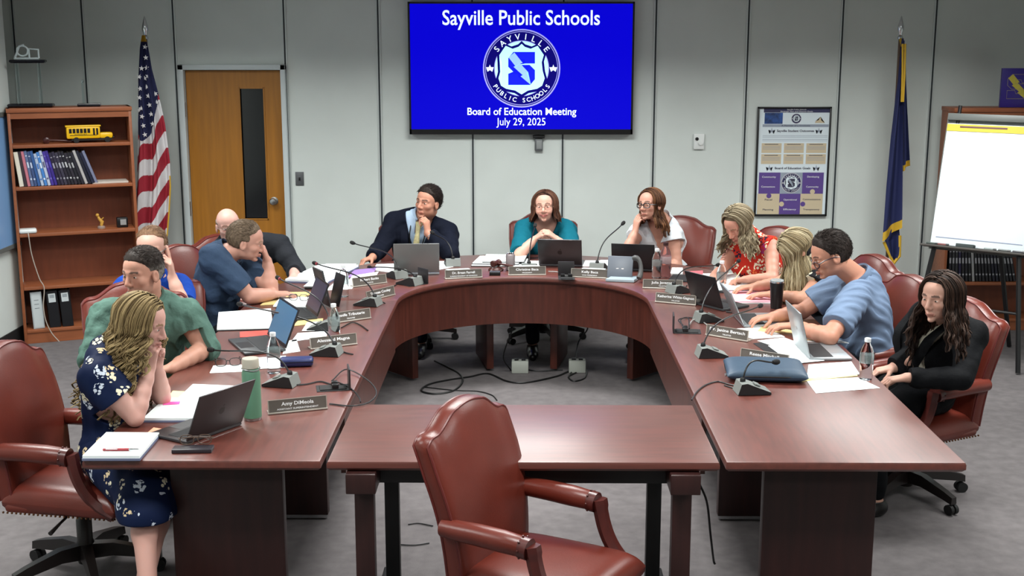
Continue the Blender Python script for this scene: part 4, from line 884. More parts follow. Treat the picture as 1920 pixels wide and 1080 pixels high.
nameplate('name plate between silver laptop and gavel', (838, 524), (901, 521), 'Dr. Brean Farrell', 'SUPERINTENDENT OF SCHOOLS', back=(-.03, .16), w1=.62)
nameplate('name plate at the middle of the head table under the clasped hands', (953, 517), (1024, 516), 'Christine Baca', 'PRESIDENT', back=(0, .18), w1=.62)
nameplate('name plate right of the dark laptop on the head table', (1073, 520), (1138, 523), 'Kelly Baca', 'VICE PRESIDENT', back=(.02, .16), w1=.45)
nameplate('name plate in front of the bottle with the dark cap', (1208, 541), (1277, 543), 'Julia Javazara', 'TRUSTEE', w1=.58)
nameplate('name plate beside the black laptop at the bend of the right wing', (1233, 567), (1300, 573), 'Katherine White-Gagnon', 'TRUSTEE', w1=.92)
nameplate('name plate crossed by a gooseneck on the right wing', (1327, 629), (1398, 641), 'Dr. Janine Bertsch', 'TRUSTEE', w1=.86)
nameplate('name plate half hidden by the blue case', (1394, 676), (1470, 688), 'Reese Mitchell', 'STUDENT MEMBER', w1=.62)

# ---- bottles, flask, tumbler, can
m_pet = mat('clear_bottle', (236, 244, 246), .04, trans=1.0, ior=1.12, spec=.6); m_lab = mat('bottle_label', (134, 146, 146), .5, alpha=.38); m_cap = mat('bottle_cap', (226, 230, 232), .5); m_tea = mat('tea_bottle', (190, 150, 150), .06, trans=.9, ior=1.15)
def bottle(label, px, dark=False, s=1.0):
    B = at_z(*px, TT); t = thing('water_bottle', label, 'bottle', (B.x, B.y, TZ), 0, None if dark else 'water bottles'); h = .2 * s
    pf = [(.026, 0), (.031, .004), (.032, .02)] + [(.032 - (.0018 if k % 2 else 0), .02 + .009 * k) for k in range(1, 6)] + [(.0325, .075), (.0325, .125), (.031, .13), (.026, .15), (.016, .170), (.0125, .178), (.0125, .188), (.011, .188)]
    MB().lathe([(r_ * s, z * s) for r_, z in pf], n=24).obj('bottle_body', m_tea if dark else m_pet, t, angle=60)
    MB().lathe([(.0328 * s, .082 * s), (.0333 * s, .083 * s), (.0333 * s, .121 * s), (.0328 * s, .122 * s)], n=24).obj('bottle_label', mat('tea_label', (150, 130, 132), .5) if dark else m_lab, t)
    MB().lathe([(.0145 * s, .182 * s), (.0148 * s, .184 * s), (.0146 * s, .199 * s), (.012 * s, .2005 * s)], n=20).obj('cap', mat('cap_dark', (48, 18, 20), .5) if dark else m_cap, t)
bottle('water bottle nearest the camera on the left wing, by the open blue screen', (514, 699)); bottle('second water bottle on the left wing, behind a name plate', (627, 638))
bottle('water bottle beside the big paper heap on the left wing', (645, 556)); bottle('water bottle left of the dark capped bottle', (1231, 521)); bottle('taller drink bottle with a dark cap in front of the white top', (1247, 520), True, 1.2)
bottle('water bottle on the black folder before the woman in orange', (1352, 547)); bottle('water bottle on the right wing near the hands of the woman in black', (1623, 711))
B = at_z(474, 786, TT); t = thing('insulated_flask', 'tall green insulated flask with a beige lid on the left wing', 'flask', (B.x, B.y, TZ))
MB().lathe([(.036, 0), (.038, .003), (.038, .012)], n=28).obj('steel_base', m_steel, t); MB().lathe([(.038, .012), (.0385, .02), (.0385, .2), (.034, .222), (.030, .226)], n=28).obj('body', mat('flask_green', (86, 128, 104), .45), t)
MB().lathe([(.031, .224), (.036, .228), (.036, .262), (.033, .267), (.01, .268)], n=28).obj('lid', mat('flask_lid', (170, 164, 150), .5), t); MB().tube([(.038 * math.cos(R(a)), .038 * math.sin(R(a)), .222 + .004 * math.sin(R(a * 2))) for a in range(0, 361, 20)], .003, 6).obj('carry_loop', m_steel, t)
B = at_z(1455, 578, TT); t = thing('travel_tumbler', 'black travel tumbler with a clear lid on the right wing', 'tumbler', (B.x, B.y, TZ))
MB().lathe([(.031, 0), (.033, .003), (.042, .15), (.0425, .158)], n=28).obj('body', m_black, t); MB().lathe([(.0425, .158), (.043, .166), (.040, .167)], n=28).obj('rim', m_chrome, t); MB().lathe([(.040, .162), (.040, .172), (.036, .175), (.002, .172)], n=28).obj('lid', mat('lid_clear', (170, 178, 180), .15, alpha=.7), t)
B = at_z(957, 507, TT); t = thing('drinks_can', 'silver drinks can beside the white folders on the head table', 'can', (B.x, B.y, TZ))
MB().lathe([(.026, 0), (.033, .008), (.033, .105), (.027, .118)], n=24).obj('body', mat('can_silver', (150, 140, 142), .35, .5), t); MB().lathe([(.027, .118), (.028, .121), (.026, .122), (.024, .118), (.001, .118)], n=24).obj('rim', m_chrome, t)
# ---- gavel on its block, small boxes
p = at_z(930, 507, TT); t = thing('sound_block', 'round wooden sounding block under the gavel on the head table', 'sound block', (p.x, p.y, TZ)); MB().lathe([(.05, 0), (.055, .006), (.05, .014), (.04, .022), (.038, .026)], n=24).obj('block', m_gv, t)
gavel('dark wooden gavel resting on its round block left of the can', (p.x, p.y, TZ + .0265), R(-35))
p = at_z(928, 516, TT); t = thing('pager', 'small grey and black remote in front of the gavel', 'remote', (p.x, p.y, TZ)); MB().box((0, 0, .012), (.075, .05, .024), bev=.004).obj('body', m_black, t); MB().box((0, 0, .025), (.07, .045, .003)).obj('top_plate', m_steel, t)
# ---- desk phone / screen unit in front of the woman in white
p = at_z(1166, 526, TT); t = thing('desk_phone', 'grey desk phone with a handset in front of the woman in white', 'phone', (p.x, p.y, TZ), R(-12))
m_ph_ = mat('phone_grey', (88, 94, 104), .4); m_phl = mat('phone_pale', (150, 164, 172), .35)
MB().prism([(-.10, -.07), (.09, -.07), (.11, .08), (-.07, .08)], 0, .02, .004).obj('base', m_phl, t)
MB().box((-.02, .02, .095), (.17, .014, .15), M=Matrix.Rotation(R(-22), 4, 'X'), bev=.004).obj('display_back', m_ph_, t)
vs, fs = text_mesh('- -', .03, .05); MB().add(vs, fs, 0, Matrix.Rotation(R(-22), 4, 'X') @ Matrix.Translation((-.02, .0122, .085)) @ Matrix.Rotation(R(90), 4, 'X')).obj('display_emblem', m_nph, t, smooth=False)
MB().tube(bez((.07, .01, .15), (.13, .0, .18), (.14, -.02, .06), (.12, -.06, .03)), [.016, .02, .02, .017, .015, .014, .014, .014, .015, .016, .018, .02, .017], 12).obj('handset', mat('handset_grey', (66, 66, 66), .5), t)
# ---- blue zip case and dark spectacle cases
P4 = [at_z(*q, TT) for q in ((1352, 722), (1500, 727), (1516, 687), (1366, 684))]; c = sum(P4, Vector()) / 4; d = (P4[1] - P4[0] + P4[2] - P4[3]) / 2
t = thing('zip_case', 'large padded blue zip case on the right wing', 'case', (c.x, c.y, TZ), math.atan2(d.y, d.x)); m_case = mat('case_blue', (40, 62, 82), .5, bump=.1, bscale=90)
L_, W_ = d.length, .30
q = MB()
def cs(u, v, top):
    a = math.sin((u - .5) * math.pi); b = math.sin((v - .5) * math.pi); e_ = max(0, 1 - abs(a) ** 6) ** .45 * max(0, 1 - abs(b) ** 6) ** .45
    return (a * L_ / 2, (b if top else -b) * W_ / 2, .032 + (.034 * e_ if top else -.031 * e_))
q.grid(lambda u, v: cs(u, v, 1), 24, 20); q.grid(lambda u, v: cs(u, v, 0), 24, 20); q.obj('shell', m_case, t, angle=70)
MB().tube([(L_ / 2 * .99 * math.copysign(abs(math.cos(R(a))) ** .4, math.cos(R(a))), W_ / 2 * .99 * math.copysign(abs(math.sin(R(a))) ** .4, math.sin(R(a))), .033) for a in range(0, 361, 6)], .004, 6).obj('zipper', m_black, t)
MB().box((-L_ / 2 - .004, -W_ / 2 * .8, .03), (.012, .02, .014), bev=.002).obj('zip_pull', m_chrome, t)
p = at_z(556, 686, TT); t = thing('spectacle_case', 'navy spectacle case right of the nearest bottle on the left wing', 'case', (p.x, p.y, TZ), R(8)); MB().box((0, 0, .022), (.165, .075, .042), bev=.016, seg=4).obj('shell', mat('case_navy', (26, 36, 84), .4), t); MB().box((0, -.0, .026), (.167, .077, .003)).obj('seam', m_black, t)
def spectacles(label, px, rz, col, folded=True, z0=0, rim=None):
    p = at_z(*px, TT); t = thing('spectacles', label, 'glasses', (p.x, p.y, TZ + z0), R(rz)); m_ = mat('rim_%d' % col[0], col, .3); k = .0022
    for sx in (-1, 1):
        MB().tube([(sx * .034 + .026 * math.copysign(abs(math.cos(R(a))) ** .7, math.cos(R(a))), 0, .022 + .019 * math.copysign(abs(math.sin(R(a))) ** .7, math.sin(R(a)))) for a in range(0, 361, 20)], k, 6).obj('rim', m_, t)
        pts = [(sx * .062, .0, .026), (sx * .062, .012, .026), (-sx * .02, .02 + .008 * (sx + 1), .024), (-sx * .058, .02 + .008 * (sx + 1), .012)] if folded else [(sx * .062, 0, .028), (sx * .064, .06, .026), (sx * .06, .12, .016), (sx * .058, .14, .002)]
        MB().tube(spline(pts, 5), k, 6).obj('temple', m_, t)
    MB().tube([(-.009, 0, .026), (0, 0, .031), (.009, 0, .026)], k, 6).obj('bridge', m_, t)
    return t
p = at_z(362, 846, TT); t = thing('spectacle_case', 'flat dark case at the front edge of the left wing', 'case', (p.x, p.y, TZ), R(3)); MB().box((0, 0, .008), (.155, .06, .016), bev=.003).obj('shell', mat('case_dark', (44, 40, 46), .4), t)
spectacles('spectacles on the flat dark case at the front of the left wing', (368, 842), 6, (82, 64, 54), True, .0165)
spectacles('spectacles on the white sheet left of the green flask', (428, 688), 15, (30, 28, 28), False, .002)
spectacles('folded spectacles on the sheet by the slate polo', (560, 568), -10, (60, 56, 50), False, .012)
# ---- pop-up sockets and cables
def popup(label, px, rz, rzl=0):
    p = at_z(*px, TT); t = thing('pop_up_socket', label, 'socket', (p.x, p.y, TZ), R(rz)); MB().box((0, 0, .001), (.15, .11, .002)).obj('plate', m_micd, t); MB().box((0, 0, .004), (.12, .08, .006), bev=.002).obj('well', m_blackm, t); MB().box((.075, 0, .05), (.008, .11, .098), bev=.002).obj('lid', mat('lid_dark', (40, 38, 40), .4), t)
    for k in (-1, 1): MB().box((.01, k * .025, .016), (.03, .028, .022), bev=.004).obj('plug', m_black, t)
popup('open pop-up socket with upright lid on the left wing by the nearest microphone', (624, 728), 12); popup('open pop-up socket with upright lid on the right wing', (1288, 622), 175); popup('black socket box right in front of the silver laptop', (776, 533), 40)
popup('black socket box between the two dark laptops on the head table', (1062, 521), 90)
m_cab = mat('cable_black', (14, 14, 15), .45); m_cabw = mat('cable_pale', (150, 148, 146), .45)
def cable(label, pts, r_=.0035, m=None, group=None):
    P = [Vector(p) if len(p) == 3 and not isinstance(p[0], tuple) else p for p in pts]; c = P[0].copy(); c.z = min(p.z for p in P) - r_
    t = thing('cable', label, 'cable', c, 0, group); MB().tube([p - c for p in spline(P, 7)], r_, 7).obj('cord', m or m_cab, t)
T_ = lambda x, y, z=.0045: at_z(x, y, TT) + Vector((0, 0, z))
cable('black cable from the nearest left microphone to the pop-up socket', [T_(548, 724), T_(575, 722), T_(600, 717), T_(620, 722)])
cable('black cable looping over the edge of the left wing by the front table', [T_(622, 722, .02), T_(650, 700, .02), T_(690, 715), T_(706, 738), T_(692, 756), T_(660, 763), T_(618, 759)])
cable('black cable running down at the inner edge of the left wing', [T_(632, 722, .015), T_(655, 728), T_(672, 745), T_(676, 756)])
cable('short black cable behind the second left microphone', [T_(624, 665), T_(640, 661), T_(652, 664), T_(662, 666)]); cable('black cable beside the second bottle on the left wing', [T_(640, 616), T_(660, 606), T_(676, 611), T_(690, 621)])
cable('short black cable by the red ringed microphone', [T_(698, 568), T_(710, 564), T_(718, 568), T_(722, 570)]); cable('black cable in front of the silver laptop', [T_(738, 538), T_(752, 530), T_(764, 530)])
cable('black cable from the pop-up socket to a microphone on the right wing', [T_(1280, 616, .02), T_(1272, 606, .02), T_(1290, 597), T_(1306, 598)]); cable('pale cable curving over the name plate on the right wing', [T_(1292, 612, .01), T_(1300, 603, .01), T_(1315, 604, .006), T_(1328, 612), T_(1340, 618)], m=m_cabw)
cable('black cable looping at the pop-up socket on the right wing', [T_(1284, 624, .015), T_(1276, 610, .03), T_(1290, 606, .03), T_(1292, 620, .012)])
cable('black cable from the blue case over the inner edge of the right wing', [T_(1388, 727), T_(1365, 722), T_(1345, 717), T_(1322, 724), T_(1306, 737), T_(1297, 752)])
cable('black cable beside the nearest right microphone', [T_(1394, 731), T_(1375, 729), T_(1358, 724)]); cable('thin black cable under the black laptop at the right bend', [T_(1276, 555), T_(1282, 545), T_(1288, 536)])
cable('white cable under the dark laptop on the head table', [T_(1028, 510), T_(1045, 511), T_(1056, 517), T_(1072, 518)], m=m_cabw)
G_ = lambda x, y, z=.005: at_z(x, y, 0) + Vector((0, 0, z))
cable('thick black cable looping across the carpet inside the u', [G_(1066, 698), G_(1040, 708), G_(985, 719), G_(950, 716), G_(915, 702), G_(880, 708), G_(840, 714), G_(805, 722), G_(790, 734), G_(815, 740), G_(850, 734), G_(867, 718), G_(862, 703), G_(840, 690), G_(815, 678)], .007)
cable('thin black cable ending behind the empty front chair', [G_(795, 727), G_(850, 733), G_(895, 735), G_(922, 742), G_(932, 752)], .0035)
cable('black cable coil beside the right power strip', [G_(1080, 700), G_(1066, 708), G_(1076, 716), G_(1096, 710), G_(1098, 694), G_(1076, 694), G_(1068, 706)], .006)
cable('black cord rising from the right power strip to the table', [G_(1076, 694), G_(1084, 668) + Vector((0, 0, .1)), at_y(1100, 620, 8.4), at_y(1102, 606, 8.35)], .005)
cable('black cord rising from the left power strip', [G_(958, 696), at_y(944, 668, 8.5), at_y(962, 615, 8.4)], .005); cable('black cord joining the two power strips', [G_(986, 694), G_(1010, 697), G_(1055, 695)], .005)
cable('black cord hanging from the front table beside the right leg', [Vector((.72, 5.0, .70)), at_y(1306, 890, 4.95), at_y(1325, 940, 4.95), at_y(1332, 1000, 5.0), at_y(1338, 1050, 5.1), at_y(1341, 1058, 5.1)], .005)
cable('thin black cord lying on the carpet left of the front chair', [G_(765, 985), G_(785, 983), G_(812, 988)], .003); cable('thin cord on the carpet beside the left table leg', [G_(740, 1022), G_(775, 1024), G_(805, 1020)], .003)
for px_, lb in (((975, 698), 'left'), ((1082, 697), 'right')):
    p = at_z(*px_, 0); t = thing('power_box', lb + ' pale power box on the carpet under the head table', 'power strip', (p.x, p.y, .0)); MB().box((0, 0, .045), (.12, .08, .088), bev=.006).obj('housing', mat('power_box_pale', (168, 172, 164), .5), t)
    for k in (-1, 1): MB().box((k * .025, .0, .094), (.03, .03, .014), bev=.002).obj('plug', m_black, t)
# ---------------------------------------------------------------- people: smooth implicit surfaces meshed on a fine grid
def V3(p): return np.array(p, dtype=np.float64)
def nrm(v): v = V3(v); return v / max(1e-9, np.linalg.norm(v))
class Vol:
    def __init__(s, lo, hi, h):
        s.h = h; s.lo = V3(lo); n = np.ceil((V3(hi) - s.lo) / h).astype(int) + 1
        s.ax = [(s.lo[i] + h * np.arange(n[i])).astype(np.float32) for i in range(3)]; s.d = np.full(n, .15, np.float32)
    def sl(s, lo, hi):
        a = np.maximum(0, np.floor((lo - s.lo) / s.h).astype(int)); b = np.minimum(s.d.shape, np.ceil((hi - s.lo) / s.h).astype(int) + 1)
        if np.any(b <= a): return None, None
        sl = tuple(slice(a[i], b[i]) for i in range(3))
        X = s.ax[0][sl[0]][:, None, None], s.ax[1][sl[1]][None, :, None], s.ax[2][sl[2]][None, None, :]
        return sl, X
    def comb(s, sl, d, k, op):
        o = s.d[sl]
        if op == 'sub':
            h = np.clip(.5 - .5 * (o + d) / k, 0, 1); s.d[sl] = o + (-d - o) * h + k * h * (1 - h)
        else:
            h = np.clip(.5 + .5 * (o - d) / k, 0, 1); s.d[sl] = o + (d - o) * h - k * h * (1 - h)
    def cone(s, a, b, ra, rb, k=.012, op='add'):
        a, b = V3(a), V3(b); m = k + .03; r = max(ra, rb) + m
        sl, X = s.sl(np.minimum(a, b) - r, np.maximum(a, b) + r)
        if sl is None: return s
        ba = b - a; L = max(1e-9, ba @ ba); p = [X[i] - np.float32(a[i]) for i in range(3)]
        t = np.clip((p[0] * ba[0] + p[1] * ba[1] + p[2] * ba[2]) / L, 0, 1).astype(np.float32)
        d = np.sqrt((p[0] - t * ba[0]) ** 2 + (p[1] - t * ba[1]) ** 2 + (p[2] - t * ba[2]) ** 2) - (ra + (rb - ra) * t)
        s.comb(sl, d.astype(np.float32), k, op); return s
    def ell(s, c, A, r, k=.02, op='add'):
        """ellipsoid; A = 3 unit axes (rows), r = radii along them"""
        c = V3(c); r = V3(r); A = V3(A); e = np.sqrt(((A * r[:, None]) ** 2).sum(0)) + k + .03
        sl, X = s.sl(c - e, c + e)
        if sl is None: return s
        p = [X[i] - np.float32(c[i]) for i in range(3)]
        q = [p[0] * np.float32(A[i, 0]) + p[1] * np.float32(A[i, 1]) + p[2] * np.float32(A[i, 2]) for i in range(3)]
        k0 = np.sqrt(sum((q[i] / np.float32(r[i])) ** 2 for i in range(3))); k1 = np.sqrt(sum((q[i] / np.float32(r[i] ** 2)) ** 2 for i in range(3))) + 1e-6
        s.comb(sl, (k0 * (k0 - 1) / k1).astype(np.float32), k, op); return s
    def grid(s): return s.ax[0][:, None, None], s.ax[1][None, :, None], s.ax[2][None, None, :]
    def cut(s, d): s.d = np.maximum(s.d, d.astype(np.float32)); return s       # keep where d < 0
    def wrinkle(s, amp, wl, seed, stretch=(1, 1, 1)):
        g = np.random.RandomState(seed); X = s.grid(); t = 0
        for _ in range(5):
            v = g.normal(size=3); v = v / np.linalg.norm(v) * 2 * np.pi / (wl * g.uniform(.7, 1.5)); v *= V3(stretch)
            t = t + np.sin(X[0] * v[0] + X[1] * v[1] + X[2] * v[2] + g.uniform(0, 6.3)).astype(np.float32)
        s.d += np.float32(amp) * (np.tanh(t * .6) - 1); return s
    def nets(s):
        d = s.d.copy(); d[0] = d[-1] = .1; d[:, 0] = d[:, -1] = .1; d[:, :, 0] = d[:, :, -1] = .1
        g = d < 0; c = np.zeros(tuple(n - 1 for n in d.shape), np.int8)
        off = [(i, j, k) for i in (0, 1) for j in (0, 1) for k in (0, 1)]
        for i, j, k in off: c += g[i:g.shape[0] - 1 + i, j:g.shape[1] - 1 + j, k:g.shape[2] - 1 + k]
        act = (c > 0) & (c < 8); idx = np.argwhere(act); vid = np.full(c.shape, -1, np.int32); vid[act] = np.arange(len(idx))
        cv = [d[idx[:, 0] + o[0], idx[:, 1] + o[1], idx[:, 2] + o[2]] for o in off]; pos = np.zeros((len(idx), 3)); cnt = np.zeros(len(idx))
        for a in range(8):
            for b in range(a + 1, 8):
                df = V3(off[b]) - V3(off[a])
                if np.abs(df).sum() != 1: continue
                m = (cv[a] < 0) != (cv[b] < 0); t = np.where(m, cv[a] / np.where(m, cv[a] - cv[b], 1), 0)
                pos += m[:, None] * (V3(off[a]) + t[:, None] * df); cnt += m
        vs = s.lo + (idx + pos / cnt[:, None]) * s.h; fs = []
        for ax in range(3):
            u, v = [(1, 2), (2, 0), (0, 1)][ax]
            sl0 = [slice(None)] * 3; sl1 = [slice(None)] * 3; sl0[ax] = slice(0, -1); sl1[ax] = slice(1, None)
            a = g[tuple(sl0)]; b = g[tuple(sl1)]; e = np.argwhere(a != b)
            e = e[(e[:, u] > 0) & (e[:, v] > 0) & (e[:, u] < c.shape[u]) & (e[:, v] < c.shape[v])]
            ins = g[e[:, 0], e[:, 1], e[:, 2]]; q = []
            for du, dv in ((-1, -1), (0, -1), (0, 0), (-1, 0)):
                w = e.copy(); w[:, u] += du; w[:, v] += dv; q.append(vid[w[:, 0], w[:, 1], w[:, 2]])
            q = np.stack(q, 1); q[~ins] = q[~ins][:, ::-1]; fs.append(q)
        return vs, np.concatenate(fs)
def np_obj(name, vs, fs, material, parent=None, org=(0, 0, 0), tint=None):
    me = bpy.data.meshes.new(name); n, m = len(vs), len(fs); me.vertices.add(n); me.vertices.foreach_set('co', (vs - V3(org)).astype(np.float32).ravel())
    me.loops.add(4 * m); me.loops.foreach_set('vertex_index', fs.astype(np.int32).ravel()); me.polygons.add(m); me.polygons.foreach_set('loop_start', (4 * np.arange(m)).astype(np.int32))
    me.update(calc_edges=True); me.polygons.foreach_set('use_smooth', np.ones(m, bool))
    if tint is not None:
        a = me.color_attributes.new('tint', 'FLOAT_COLOR', 'POINT'); a.data.foreach_set('color', np.concatenate([tint, np.ones((n, 1))], 1).astype(np.float32).ravel())
    me.materials.append(material); o = bpy.data.objects.new(name, me); COL.objects.link(o)
    if parent: o.parent = parent
    return o
def lin(c): return np.array(srgb(*c)[:3])
m_skin = attr_mat('skin', .5, bump=.08, bscale=160, sss=.12, spec=.35)
m_hair = attr_mat('hair', .6, spec=.2)
m_eyew = mat('eye_white', (186, 176, 168), .3); m_iris = mat('eye_iris', (52, 38, 30), .2)
def pattern_mat(name, base, cols, scale, size=.33, rough=.7, petals=True):
    """cloth with scattered blossoms: cells of a Voronoi texture carry a blossom in one of the colours"""
    m = bpy.data.materials.new(name); m.use_nodes = True; nt = m.node_tree; N, L = nt.nodes, nt.links; b = N['Principled BSDF']; b.inputs['Roughness'].default_value = rough; b.inputs['Specular IOR Level'].default_value = .12
    tc = N.new('ShaderNodeTexCoord'); nz = N.new('ShaderNodeTexNoise'); nz.inputs['Scale'].default_value = scale * 1.7; nz.inputs['Detail'].default_value = 2
    L.new(tc.outputs['Object'], nz.inputs['Vector']); mx = N.new('ShaderNodeMixRGB'); mx.inputs[0].default_value = .035 if petals else .06
    L.new(tc.outputs['Object'], mx.inputs[1]); L.new(nz.outputs['Color'], mx.inputs[2])
    vo = N.new('ShaderNodeTexVoronoi'); vo.inputs['Scale'].default_value = scale; L.new(mx.outputs[0], vo.inputs['Vector'])
    lt = N.new('ShaderNodeMath'); lt.operation = 'LESS_THAN'; L.new(vo.outputs['Distance'], lt.inputs[0]); lt.inputs[1].default_value = size
    v2 = N.new('ShaderNodeTexVoronoi'); v2.inputs['Scale'].default_value = scale * 4.2; L.new(tc.outputs['Object'], v2.inputs['Vector'])
    l2 = N.new('ShaderNodeMath'); l2.operation = 'LESS_THAN'; L.new(v2.outputs['Distance'], l2.inputs[0]); l2.inputs[1].default_value = .52
    mu = N.new('ShaderNodeMath'); mu.operation = 'MULTIPLY'; L.new(lt.outputs[0], mu.inputs[0]); L.new(l2.outputs[0], mu.inputs[1])
    sp = N.new('ShaderNodeSeparateColor'); L.new(vo.outputs['Color'], sp.inputs[0]); cr = N.new('ShaderNodeValToRGB'); cr.color_ramp.interpolation = 'CONSTANT'
    els = cr.color_ramp.elements; k = len(cols)
    while len(els) < k: els.new(.5)
    for i, c in enumerate(cols): els[i].position = i / k; els[i].color = srgb(*(c or base))
    L.new(sp.outputs[0], cr.inputs[0]); mo = N.new('ShaderNodeMixRGB'); mo.inputs[1].default_value = srgb(*base); L.new(cr.outputs[0], mo.inputs[2]); L.new(mu.outputs[0] if petals else lt.outputs[0], mo.inputs[0])
    L.new(mo.outputs[0], b.inputs['Base Color']); return m

def strands(P, rad, sides=4, ref=None):
    """P: n x m x 3 strand points, rad: n x m radii -> vertices, quads"""
    n, m, _ = P.shape; T = np.gradient(P, axis=1); T /= np.linalg.norm(T, axis=2, keepdims=True) + 1e-9
    if ref is None: ref = np.array((.31, .22, .92))
    A = np.cross(T, ref); A /= np.linalg.norm(A, axis=2, keepdims=True) + 1e-9; B = np.cross(T, A)
    an = 2 * np.pi * np.arange(sides) / sides; V = P[:, :, None] + rad[:, :, None, None] * (A[:, :, None] * np.cos(an)[None, None, :, None] + B[:, :, None] * np.sin(an)[None, None, :, None])
    idx = np.arange(n * m * sides).reshape(n, m, sides); q = np.stack([idx[:, :-1], np.roll(idx, -1, 2)[:, :-1], np.roll(idx, -1, 2)[:, 1:], idx[:, 1:]], -1)
    return V.reshape(-1, 3), q.reshape(-1, 4)
class Person:
    def __init__(s, label, pelvis, chest, yaw, head, hyaw, hpitch=0, hroll=0, sex='m', sw=None, S=None, E=None, Wr=None, hands=None, knees=None, ankles=None, skin=(205, 150, 126), hs=None, belly=0., vox=.0045, lips=None, brow=(70, 52, 40), beard=None, smile=0., eyes=True, bulk=1.0, bust=.0):
        s.sex = sex; s.skin = lin(skin); s.vox = vox; s.bulk = bulk; s.bust = bust; s.belly = belly; s.eyes = eyes; s.smile = smile; s.beard = beard; s.browc = lin(brow)
        s.lipc = lin(lips) if lips else s.skin * V3((.80, .58, .58))
        s.P, s.C = V3(pelvis), V3(chest); y = R(yaw); s.F = V3((math.cos(y), math.sin(y), 0)); s.up = nrm(s.C - s.P); s.L = nrm(np.cross(V3((0, 0, 1)), s.F)); s.Ft = nrm(np.cross(s.L, s.up))
        sw = sw or (.185 if sex == 'm' else .160)
        s.S = S or [s.C + s.L * sw - s.up * .035, s.C - s.L * sw - s.up * .035]; s.S = [V3(p) for p in s.S]    # left, right
        s.E = [V3(p) for p in E]; s.Wr = [V3(p) for p in Wr]; s.hands = hands
        hy, hp, hr = R(hyaw), R(hpitch), R(hroll); f = V3((math.cos(hy) * math.cos(hp), math.sin(hy) * math.cos(hp), -math.sin(hp))); l = V3((-math.sin(hy), math.cos(hy), 0)); u = np.cross(f, l)
        s.hf, s.hl, s.hu = f, l * math.cos(hr) + u * math.sin(hr), u * math.cos(hr) - l * math.sin(hr); s.H = V3(head); s.hs = hs or (1.0 if sex == 'm' else .95)
        s.base = V3((s.P[0], s.P[1], 0))
        hip = [s.P + s.L * .09, s.P - s.L * .09]; s.hip = hip
        s.K = [V3(k) for k in knees] if knees else [hip[i] + s.F * .40 + V3((0, 0, -.06)) for i in (0, 1)]
        s.A = [V3(a) for a in ankles] if ankles else [V3((s.K[i][0], s.K[i][1], .09)) - s.F * .02 for i in (0, 1)]
        s.skin_mesh(label)
    def h(s, f, l, u): return s.H + (s.hf * f + s.hl * l + s.hu * u) * s.hs
    def loc(s, p): q = (p - s.H) / s.hs; return q @ s.hf, q @ s.hl, q @ s.hu
    def torso(s, v, g=0., legs=False, arms=None, k=.05):
        b = s.bulk; A = V3([s.L, s.Ft, s.up]); m = s.sex == 'm'
        rib = s.C - s.up * .14 - s.Ft * .0
        v.ell(rib, A, (np.array((.155, .112, .19) if m else (.132, .098, .18)) * b + g), k)
        mid = s.P * .62 + s.C * .38
        v.ell(mid + s.Ft * s.belly * .6, A, (np.array((.148, .112, .16) if m else (.122, .098, .16)) * b + g + np.array((s.belly * .4, s.belly * .6, 0))), k)
        v.ell(s.P, V3([s.L, s.F, (0, 0, 1)]), (np.array((.165, .125, .115) if m else (.17, .125, .115)) * b + g), k)
        n0 = s.C + s.up * .02 - s.Ft * .015
        for i in (0, 1):
            v.cone(n0 - s.up * .015, s.S[i], .050 + g, (.054 if m else .046) * b + g, .045); v.cone(s.S[i] - s.up * .02, s.C - s.up * .17 + s.L * (.085 if i == 0 else -.085), .050 * b + g, .075 * b + g, .05)
        for i, sg in ((0, 1), (1, -1)):
            if m: v.ell(s.C - s.up * .10 + s.L * sg * .075 + s.Ft * .07, A, np.array((.075, .045, .06)) * b + g, .03)
            else: v.ell(s.C - s.up * .155 + s.L * sg * .07 + s.Ft * (.075 + s.bust * .5), A, np.array((.062, .055 + s.bust, .065)) + g, .03)
    def neck(s, v, g=0., top=True):
        n0 = s.C + s.up * .0 - s.Ft * .01; r = .058 if s.sex == 'm' else .047
        v.cone(n0, s.h(-.03, 0, -.06), r + g + .006, r + g, .03)
    def neck_frame(s):
        n0 = s.C - s.Ft * .01; a = nrm(s.h(-.03, 0, -.06) - n0); a = nrm(a * .7 + s.up * .3); f = nrm(s.Ft - a * (s.Ft @ a)); return n0, a, f, np.cross(a, f)
    def arm(s, v, i, t0=0., t1=2., g=0., k=.02, g1=None):
        """arm i from shoulder (0) over elbow (1) to wrist (2)"""
        b = s.bulk if s.sex == 'm' else s.bulk * .86; pt = lambda t: s.S[i] + (s.E[i] - s.S[i]) * t if t <= 1 else s.E[i] + (s.Wr[i] - s.E[i]) * (t - 1)
        rad = lambda t: np.interp(t, (0, .35, .9, 1, 1.25, 1.9, 2), (.056, .05, .041, .040, .042, .029, .028)) * b
        ts = [t for t in (0, .2, .4, .6, .8, 1, 1.25, 1.5, 1.75, 2) if t0 - 1e-6 <= t <= t1 + 1e-6]
        if ts[-1] < t1: ts.append(t1)
        if ts[0] > t0: ts.insert(0, t0)
        for a, c in zip(ts, ts[1:]):
            ga = g if g1 is None else g + (g1 - g) * (a - t0) / (t1 - t0); gc = g if g1 is None else g + (g1 - g) * (c - t0) / (t1 - t0)
            v.cone(pt(a), pt(c), rad(a) + ga, rad(c) + gc, k)
        return pt
